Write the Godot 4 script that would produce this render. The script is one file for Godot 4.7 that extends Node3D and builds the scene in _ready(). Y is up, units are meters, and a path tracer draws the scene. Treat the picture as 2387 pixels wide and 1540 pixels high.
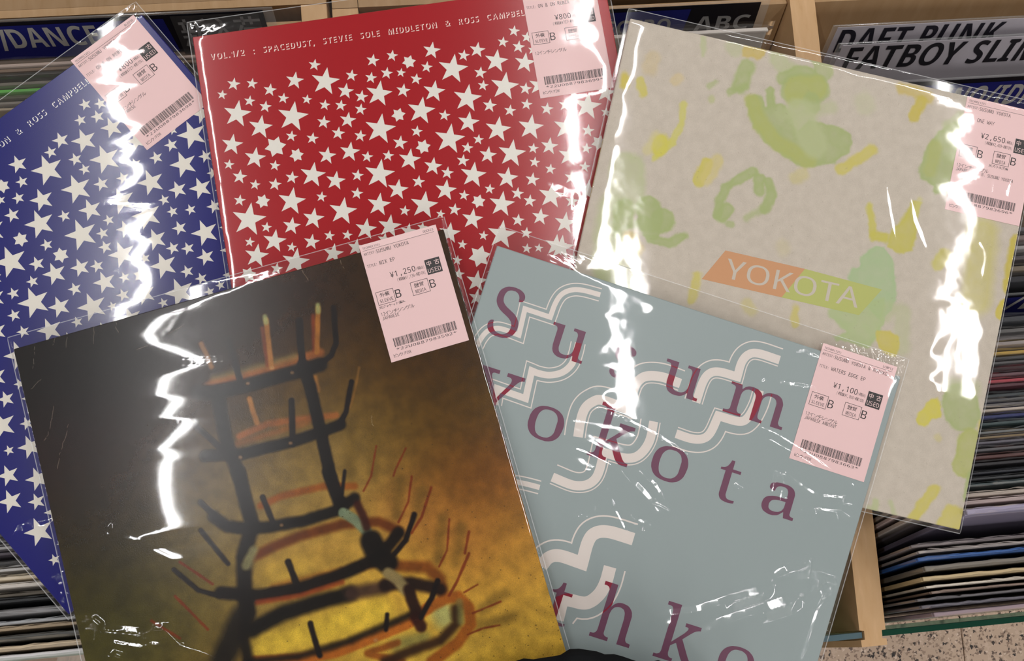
extends Node3D
# A fan of five bagged 12-inch sleeves lying across slanted record racks, seen from above. Units are metres, y is up.

const GAIN := 0.86            # printed colours are given as they look; base colour = look / GAIN
const BACK := Vector3(0.0, 0.8984, -0.4392)   # the way a record in the racks leans, bottom to top
const RACK_TOP := -0.066
const ROW_X := [-2.3, -0.93, 0.36, 1.34, 2.6]  # lamp rows on the ceiling
const CEILING_Y := 1.86
const FLOOR_Y := -0.9

const STARS = "243,400,52 377,416,44 148,467,39 339,545,44 500,484,52 588,562,44 447,605,48 692,440,70 759,597,40 856,343,48 915,481,111 883,659,44 1116,465,48 1053,577,64 1000,681,46 1163,637,52 1141,733,47 1292,374,53 1441,359,47 1257,504,47 1379,487,49 1486,499,38 1296,634,104 1480,638,57 1591,565,47 1685,485,47 1034,799,64 854,788,53 947,888,53 1106,933,48 1261,903,121 234,628,107 635,711,120 388,753,93 163,852,83 602,856,44 753,897,48 313,977,83 118,998,41 448,1058,43 839,1043,70 1010,1040,79 1132,1098,46 1287,1114,46 1529,964,47 1391,1031,58 1440,1168,87 1588,811,110 1744,363,70 2088,410,64 1978,437,48 1879,528,119 2216,517,95 2292,378,45 2391,305,47 2480,368,46 2404,433,52 2509,473,42 2430,562,83 2080,589,51 2084,690,44 2245,721,114 1949,770,113 2400,763,51 2507,754,83 2107,851,57 2253,913,49 2387,885,47 1756,874,47 1926,954,86 2535,943,52 2679,935,53 2847,969,113 3006,888,80 2759,854,37 2979,1038,42 2138,1043,103 2388,1065,103 2657,1107,104 2817,1158,52 1763,1059,121 1978,1097,43 1884,1147,47 2503,1231,70 2378,1229,44 2210,1242,111 2029,1226,70 2638,1326,87 2780,1292,45 1835,1239,51 2370,1336,44 2742,1430,45 181,1101,57 283,1178,42 427,1198,51 557,1167,51 712,1171,99 871,1241,76 1038,1227,48 1201,1242,117 1316,1380,82 1478,1346,51 1669,1441,85 1798,1502,43 1703,1313,51 154,1277,46 528,1343,107 749,1345,42 1012,1361,48 887,1477,108 1159,1470,92 1341,1547,43 1490,1528,109 1710,1598,50 1601,1614,36 198,1429,130 316,1507,42 499,1526,69 665,1496,83 1034,1637,84 1210,1645,92 358,1617,90 179,1596,39 475,1683,39 625,1668,62 761,1643,42 891,1660,42 213,1705,92 486,1796,106 342,1823,47 768,1780,79 941,1762,68 1157,1738,56 1342,1705,64 1449,1692,42 1643,1767,85 1723,1869,39 1666,1979,40 1997,1485,42 2068,1613,102 2199,1552,51 2281,1623,51 2450,1609,103 2626,1496,56 2330,1465,57 2144,1422,86 1830,1690,84 2168,1754,51 2339,1755,68 2598,1676,54 2734,1616,87 2518,1832,86 1891,1827,39 2028,1842,114 2213,1860,47 1783,2160,85 1657,2084,48 2197,1977,41 2286,1988,37 2456,2011,98 2538,2102,37 1762,2280,65 1709,679,88 2479,1407,44 1893,1359,103 1605,1246,72 2418,1989,88 625,1898,49 539,2044,87 416,1970,39 304,2106,78 439,2257,87 204,2259,86 336,2379,62 381,2515,74 217,2555,104 293,2735,52 174,2779,43"
const STARS_SIX = "1559,425,54 474,917,81 618,1004,54 1414,817,55 1557,1087,58 2885,1265,62 319,1309,54 132,1834,59 1898,1564,54 1835,1977,85"
const BLOBS = [
"c|218,1117 264,1330|138|172,178,134|0.75|34",
"c|162,1405 179,1675 288,1974|92|174,180,136|0.80|50",
"c|215,1837 366,2024|109|174,180,136|0.80|50",
"c|334,1725 411,1920|101|174,180,136|0.60|42",
"c|255,1401 290,1564|80|158,169,114|0.90|13",
"c|433,1360 467,1438|96|158,169,114|0.95|7",
"c|548,1419 559,1434|88|158,169,114|0.95|7",
"c|417,1483 493,1517|67|158,169,114|0.95|7",
"c|489,1578 640,1569 736,1500|35|158,169,114|0.90|7",
"c|338,1587 339,1553|25|196,188,170|1.00|8",
"c|379,1543 401,1564|23|196,188,170|1.00|8",
"c|342,1603 406,1665|54|190,170,104|0.85|21",
"c|784,935 746,1073|46|193,182,96|0.95|8",
"c|854,901 807,1041|50|198,184,120|0.70|13",
"c|1140,917 1058,975 960,1075 938,1175 938,1295|35|158,169,114|0.92|7",
"c|995,1239 973,1296|52|158,169,114|0.92|7",
"c|1184,963 1199,1037|46|158,169,114|0.90|7",
"c|1254,973 1306,1055 1270,1167|37|158,169,114|0.92|7",
"c|1270,1167 1153,1263|25|158,169,114|0.60|17",
"c|1040,1332 1058,1336|27|158,169,114|0.70|8",
"c|885,1760 884,1948|34|193,182,96|0.75|13",
"c|1295,1888 1328,1923|42|193,182,96|0.40|21",
"c|1641,1834 1666,1956|23|193,182,96|0.40|10",
"c|1457,1407 1470,1430|50|193,182,96|0.15|34",
"c|169,447 217,531|32|193,182,96|0.90|10",
"c|53,448 62,489|38|196,180,84|0.90|17",
"c|222,260 220,330|59|200,176,120|0.35|25",
"c|558,24 585,149|20|174,180,136|0.70|8",
"c|441,357 422,388|35|204,180,120|0.45|17",
"c|924,166 914,238 895,312|63|158,169,114|0.85|21",
"c|946,309 839,373|27|158,169,114|0.80|10",
"c|716,319 675,368|17|158,169,114|0.60|8",
"c|716,459 721,462|23|172,178,120|0.60|12",
"c|794,39 804,45|63|174,180,136|0.50|25",
"c|1121,41 1201,92 1276,119|59|174,180,136|0.65|25",
"c|1444,-26 1489,69|71|158,169,114|0.70|10",
"c|1204,188 1276,119 1383,94|50|158,169,114|0.85|10",
"c|1310,242 1442,211|117|158,169,114|0.80|10",
"c|1318,240 1448,201|96|168,172,104|0.90|21",
"c|1303,331 1321,335|46|168,172,104|0.70|15",
"c|1441,290 1466,327|59|158,169,114|0.85|10",
"p|860,6 1032,-17 1039,52 985,88 874,86|0|190,170,104|0.95|7",
"p|974,442 978,380 1014,346 1066,347 1118,413 1099,300 1122,266 1158,273 1194,382 1269,373 1331,463 1391,545 1456,443 1586,448 1716,452 1776,473 1798,537 1793,617 1710,714 1600,765 1529,792 1443,793 1323,751 1161,676 1045,573|0|158,169,114|0.92|5",
"c|1014,407 1110,558 1271,668 1428,718 1518,741|59|168,172,104|0.90|25",
"c|1368,394 1455,521 1536,624|101|174,180,136|0.85|42",
"c|1240,441 1601,313|50|174,180,136|0.50|34",
"c|1762,758 1961,556|42|193,182,96|0.85|13",
"c|1447,891 1499,853|46|193,182,96|0.35|21",
"c|525,547 535,692 502,838|25|194,188,108|0.90|7",
"c|502,838 397,983|25|194,188,108|0.90|7",
"c|419,849 417,918|59|196,188,84|0.90|17",
"c|376,807 336,937|34|200,190,120|0.50|21",
"p|2412,321 2452,259 2511,211 2564,216 2582,351 2603,624 2598,729 2552,757 2481,786 2458,761 2459,722 2350,691 2333,608 2352,448|0|158,169,114|0.92|5",
"c|2416,424 2412,616|50|168,172,104|0.70|25",
"c|2553,162 2469,260|38|174,180,136|0.70|13",
"c|2025,973 2069,1101 2096,1172|23|190,182,88|0.85|10",
"c|2108,1187 2183,1178|38|188,180,88|0.90|8",
"p|2336,859 2393,863 2388,967 2420,1124 2398,1223 2345,1261 2286,1266 2221,1238 2208,1155 2233,1089 2269,1055 2285,965|0|186,178,92|0.95|7",
"c|2380,840 2372,971|18|198,192,120|0.60|13",
"p|2079,1296 2129,1251 2190,1254 2260,1306 2323,1446 2357,1609 2300,1792 2186,1733 1974,1534 1992,1453 2043,1433 2040,1357|0|160,180,136|0.93|5",
"c|2606,1278 2643,1210|50|190,182,100|0.80|10",
"c|2628,1196 2642,1202|18|176,166,90|0.60|8",
"c|3159,997 3174,1337|63|186,170,76|0.95|17",
"c|2888,973 2937,1477|117|190,182,96|0.55|75",
"p|1893,1800 1962,1725 2272,1612 2304,1809 2276,1925 2226,2013 2068,1990 1987,2008 1964,1979 2037,1920 1998,1895 1901,1841|0|166,180,130|0.92|8",
"c|2422,1680 2467,1941|59|174,180,136|0.50|34",
"c|2318,1754 2326,1667|42|174,180,136|0.50|25",
"p|2264,1864 2362,1846 2440,1871 2446,1921 2440,2015 2365,2024 2306,1986 2268,1927|0|192,180,94|0.95|5",
"c|1649,1856 1660,1947|30|193,182,96|0.50|10",
"c|2969,2234 3001,2311|138|158,169,114|0.85|8",
"c|2900,2148 3034,2135|75|174,180,136|0.55|42",
"c|3101,2516 3108,2674|105|168,172,104|0.90|8",
"c|3146,2354 3162,2393|22|193,182,96|0.80|8",
"p|2674,2435 2692,2381 2754,2266 2799,2238 2849,2337 2853,2378 2791,2409 2744,2470 2702,2471|0|198,188,84|0.95|5",
"c|2858,2528 2868,2535|25|193,182,96|0.35|12",
"c|3167,1475 3151,1522|59|192,176,76|0.95|7",
"c|2912,2905 2838,3046 2792,3184|41|193,182,96|0.92|9",
"c|3073,3058 3116,3085 3044,3146|78|193,182,96|0.85|14",
"c|2507,3083 2512,3174|24|174,180,136|0.85|9",
"c|2614,3060 2655,3151|17|174,180,136|0.70|7",
"c|3161,2753 3171,2898|46|158,169,114|0.85|9",
"c|2469,3147 2469,3193|28|174,180,136|0.60|13",
"c|2083,61 2176,48 2295,82|44|190,170,104|0.85|15",
"c|2251,118 2215,240|44|188,172,84|0.90|8",
"c|1830,216 1846,248|75|184,184,150|0.50|34",
"c|944,943 1133,908|1|158,169,114|0.00|1"]
const RACK = [
"1386,1910 1860,1961|134|170,132,62|0.50|149",
"1181,2473 1599,2482 1965,2474|104|206,174,64|0.85|75",
"1358,2022 1533,2044|90|196,160,66|0.60|90",
"2400,2603 2408,2638|78|156,160,104|0.80|48",
"2049,2722 2229,2733|48|124,118,66|0.80|36",
"2369,1900 2665,2172|179|168,110,56|0.45|179",
"2364,1662 2281,1874|36|96,76,40|0.50|30",
"2489,1761 2401,1910|36|96,76,40|0.50|30",
"2574,1989 2474,2255|36|96,76,40|0.50|30",
"2690,2085 2581,2311|36|96,76,40|0.50|30",
"2133,1211 2033,1523|36|96,76,40|0.50|30",
"2289,1289 2196,1541|36|96,76,40|0.50|30",
"2679,2660 2849,2607|36|96,76,40|0.50|30",
"2619,2762 2861,2776|36|96,76,40|0.50|30",
"1219,645 1285,623 1468,633 1685,633 2052,625|33|140,82,44|0.90|18",
"1294,588 1662,601 1880,601|24|128,116,70|0.50|24",
"1366,1038 1573,1009 1844,1048 2051,1087|24|142,84,46|0.85|15",
"1338,1086 1601,1079 1848,1080|21|132,80,44|0.60|18",
"1386,1546 1539,1521 1840,1540 2046,1601|24|132,72,34|0.85|15",
"1246,1868 1404,1840 1591,1823 1895,1829 2145,1885 2252,1978|33|92,50,22|0.90|21",
"2187,2211 2386,2280 2447,2383 2441,2468|39|110,62,30|0.90|24",
"1336,2105 1635,2120 2022,2155|24|120,70,30|0.60|24",
"1074,2543 1383,2617 1633,2649 1942,2625 2163,2606 2311,2549|36|164,92,40|0.95|12",
"2311,2549 2442,2520 2534,2532 2587,2627 2567,2737 2449,2829 2243,2900|39|148,84,38|0.95|15",
"2052,2709 1838,2717 2047,2840|24|120,62,28|0.80|15",
"2497,2605 2476,2703 2337,2781 2121,2789 1935,2806|33|52,38,18|0.90|24",
"2535,2572 2508,2698|24|110,112,70|0.60|18",
"1707,343 1680,606|15|120,58,26|0.80|12",
"1749,288 1701,631|18|156,104,52|0.95|9",
"1746,264 1744,306|18|140,146,96|0.80|12",
"2077,354 2023,595|15|124,56,24|0.80|12",
"2127,307 2036,614|18|156,100,44|0.95|9",
"2129,288 2120,334|18|150,156,100|0.80|12",
"1496,801 1499,899 1506,983|18|156,104,52|0.90|9",
"1979,782 1975,882|15|156,104,52|0.70|12",
"1267,327 1298,510|18|156,104,52|0.70|12",
"2296,805 2231,941 2158,1062|9|118,84,44|0.90|6",
"1161,653 1270,685 1506,704 1827,709 2036,710|48|26,20,18|0.97|18",
"1105,1103 1220,1131 1349,1163 1705,1178 1948,1169 2063,1159|39|26,20,18|0.97|15",
"1060,1525 1129,1615 1266,1671 1407,1701 1658,1731 1880,1727 2024,1681|39|26,20,18|0.97|18",
"984,2037 1209,2129 1502,2164 1764,2159 2032,2128 2174,2059 2255,1998|42|30,20,16|0.97|18",
"1199,2168 1490,2211 1794,2207|18|136,56,30|0.70|15",
"1126,2338 1338,2293 1599,2289 1830,2299|51|24,18,14|0.97|27",
"1830,2299 2067,2325|45|66,50,44|0.90|30",
"2071,2312 2244,2349 2431,2450|42|40,28,22|0.95|21",
"1046,2535 1387,2601 1730,2602 2088,2568 2222,2549|24|40,34,18|0.90|21",
"1297,699 1282,835 1268,1074 1298,1305|45|26,20,18|0.97|18",
"1297,1274 1297,1489 1300,1657|48|26,20,18|0.97|15",
"1275,1695 1190,1851 1135,2092 1126,2220|51|28,20,16|0.97|21",
"1917,675 1928,837 1922,1024 1904,1485|42|26,20,18|0.97|12",
"1898,1452 1922,1730|45|26,20,18|0.97|12",
"1924,1755 1989,1824 2046,1920|36|112,124,98|0.95|12",
"1190,1911 1262,1827|33|128,122,84|0.90|18",
"2032,1723 2051,1821 2055,1898|27|60,34,20|0.90|15",
"2059,1997 2071,2085 2125,2168|75|26,20,18|0.97|21",
"2115,2241 2165,2301 2198,2383|39|132,116,78|0.95|15",
"2223,2391 2222,2462 2234,2550|39|44,28,20|0.95|15",
"2216,2580 2236,2652|39|50,24,16|0.90|15",
"1077,2235 987,2355 884,2471|78|34,28,24|0.90|42",
"1112,2216 1056,2376 1049,2521|36|30,22,16|0.90|24",
"1460,370 1462,511 1467,686|21|34,24,26|0.95|9",
"1974,363 1946,492 1917,675|24|34,24,26|0.95|9",
"2233,338 2184,590 2130,664 2066,693|18|34,24,26|0.95|9",
"2217,889 2124,1083 2044,1172|18|34,24,26|0.95|9",
"1777,900 1707,1194|21|34,24,26|0.95|9",
"1415,1493 1439,1671|18|34,24,26|0.95|9",
"1474,1969 1494,2159|21|34,24,26|0.95|9",
"1515,2412 1515,2516 1522,2636|18|34,24,26|0.95|9",
"2035,2507 2000,2601|15|34,24,26|0.95|9",
"1072,855 1172,1005 1226,1093|18|34,24,26|0.95|9",
"997,1403 1093,1562 1198,1663|18|34,24,26|0.95|9",
"951,1589 1011,1722 1076,1862|15|34,24,26|0.95|9",
"712,1794 837,1975 970,2057|15|34,24,26|0.95|9",
"2395,1908 2291,2060 2193,2125|18|34,24,26|0.95|9",
"2429,2390 2358,2489 2253,2591|18|34,24,26|0.95|9",
"2008,1479 1951,1622|12|34,24,26|0.95|9",
"2448,1650 2379,1811 2275,1927|7|112,52,32|0.85|6",
"2560,1763 2439,1940 2344,2024|9|112,52,32|0.85|6",
"2621,2009 2549,2208 2464,2300|7|112,52,32|0.85|6",
"2729,2131 2663,2263|9|112,52,32|0.85|6",
"2688,2274 2556,2434 2479,2507|10|112,52,32|0.85|6",
"2602,2670 2808,2651|6|112,52,32|0.85|6",
"2529,2797 2642,2787 2758,2801|6|112,52,32|0.85|6",
"2584,2518 2687,2494|6|112,52,32|0.85|6",
"2461,1448 2352,1572 2326,1610|7|112,52,32|0.85|6",
"2266,1375 2176,1566 2098,1651|6|112,52,32|0.85|6",
"763,1756 942,1965|9|112,52,32|0.85|6",
"678,1969 838,2248|9|112,52,32|0.85|6",
"487,2083 642,2250|9|112,52,32|0.85|6",
"1703,635 1709,637|12|170,130,90|0.60|9",
"1509,692 1515,694|12|170,130,90|0.60|9",
"1828,706 1834,708|12|170,130,90|0.60|9",
"1333,1180 1338,1182|12|170,130,90|0.60|9",
"1691,1184 1697,1185|12|170,130,90|0.60|9",
"1911,2648 1917,2650|12|170,130,90|0.60|9",
"1489,1714 1494,1715|12|170,130,90|0.60|9"]
const BANDS = [
	"0:3.7 4.6:0.8 -4.6:0.8|843,127 716,134 638,155 577,205 550,282 544,395 351,394 367,589 264,584 199,592 143,631 114,696 104,758",
	"0:4.9 5.2:0.8 -5.2:0.8|795,510 801,589 795,676 750,749 671,796 591,809 535,806 554,1011 336,1005 353,1122",
	"0:7.0 9.8:0.9 -5.2:0.8|1595,563 1448,559 1338,590 1290,652 1280,731 1278,859 1088,852 1023,886 984,953 983,1055 999,1159",
	"0:6.3 8.6:0.9 -4.6:0.8|2240,176 2077,177 2009,208 1978,277 1978,388 1842,394 1776,428 1748,505 1744,659",
	"0:6.4 9.4:0.9 -4.8:0.8|1671,919 1790,919 1868,894 1909,835 1928,702 2080,695 2136,652 2162,542 2163,431",
	"0:6.6 9.4:0.9 -4.8:0.8|1490,884 1502,1032 1461,1146 1376,1198 1210,1209 1219,1332 1206,1411 1156,1469 1064,1498 909,1488",
	"0:3.8 4.6:0.9 -4.6:0.9|651,1603 740,1592 845,1586",
	"0:9.0 11.0:1.1|1601,1733 1416,1737 1326,1774 1294,1848 1298,2006 1131,2004 1059,2040 1027,2113",
	"-0:9.2 -11.2:1.1|1499,1970 1501,2092 1476,2190 1408,2266 1284,2282 1242,2308 1251,2440",
]
const GLINTS = [
	"blue|2890,52,87 2761,29,-37 2652,57,-113 2641,105,-93 2752,158,36 2875,162,144 2951,151,202",
	"blue|2889,200,179 2742,216,64 2620,229,-33 2598,321,5 2701,371,126 2709,399,150 2578,371,20 2519,433,8 2501,572,79 2473,659,109",
	"blue|2496,629,111 2389,673,47 2403,772,120 2302,809,57 2372,900,174 2342,951,180 2132,997,29 2035,993,-57 2146,1095,102 2229,1207,244 2084,1261,153 1973,1299,82 2122,1379,260 2016,1410,188 1921,1440,126 1930,1555,206 1874,1638,210 1759,1682,138",
	"brown|1111,55,-205 921,181,-388 1014,126,-297 964,235,-326 1074,308,-184 1252,459,55 997,491,-224 916,630,-281 1062,648,-112 901,788,-258 1099,822,-28 920,938,-199 840,978,-280",
	"brown|850,1054,-249 803,1215,-262 795,1386,-228 812,1530,-174 599,1526,-413 473,1480,-565",
	"brown|597,1534,-413 633,1631,-348 761,1738,-179",
	"grey|932,223,-115 1042,247,-12 1185,184,161",
	"grey|934,231,-116 1037,368,-67 953,506,-212",
	"grey|997,593,-202 1115,589,-79 1224,554,48 1191,667,-33 1112,794,-168 1144,842,-155",
	"grey|1101,814,-187 984,767,-288 951,795,-335",
	"grey|654,-8,-305 890,9,-69 1075,52,103 1197,115,203 1248,56,279",
	"grey|865,1058,-535 1016,1027,-365 1179,1008,-188",
	"grey|877,1071,-527 1070,1119,-347 1225,1153,-201 1392,1200,-48",
	"grey|1011,1280,-476 1072,1311,-426 1170,1329,-332",
	"yellow|1948,8,-497 2175,16,-271 2353,44,-100 2517,85,54 2624,147,144 2619,253,108 2583,331,50 2669,415,112 2757,508,173",
	"yellow|2614,528,24 2771,621,155 2637,600,26 2631,740,-21 2736,837,58 2779,965,64 2769,1087,18 2742,1248,-57 2742,1377,-94 2704,1530,-177",
	"yellow|2721,1612,-184 2727,1772,-225 2719,1944,-283 2697,2042,-336 2739,2167,-329|n",
	"yellow|2835,1586,-61 2838,1772,-112 2783,1921,-212 2842,2043,-188 2822,2115,-229 2853,2226,-230|n",
	"yellow|2975,1605,77 3031,1711,102 3032,1889,51 3045,1997,33 3020,2087,-18 3046,2216,-30|n",
	"yellow|6,27,104 65,517,11 84,946,-104 92,1341,-220 106,1700,-320 89,1917,-407|m",
	"red|2995,61,187 3022,155,227 2982,229,192 2948,323,164 3017,422,251 3020,600,273 3061,855,346",
	"red|2753,427,-36 2878,561,114 2919,674,171 2871,844,137",
	"red|2701,1684,42 2630,1742,-29 2581,1916,-64 2591,2003,-43",
]
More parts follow.
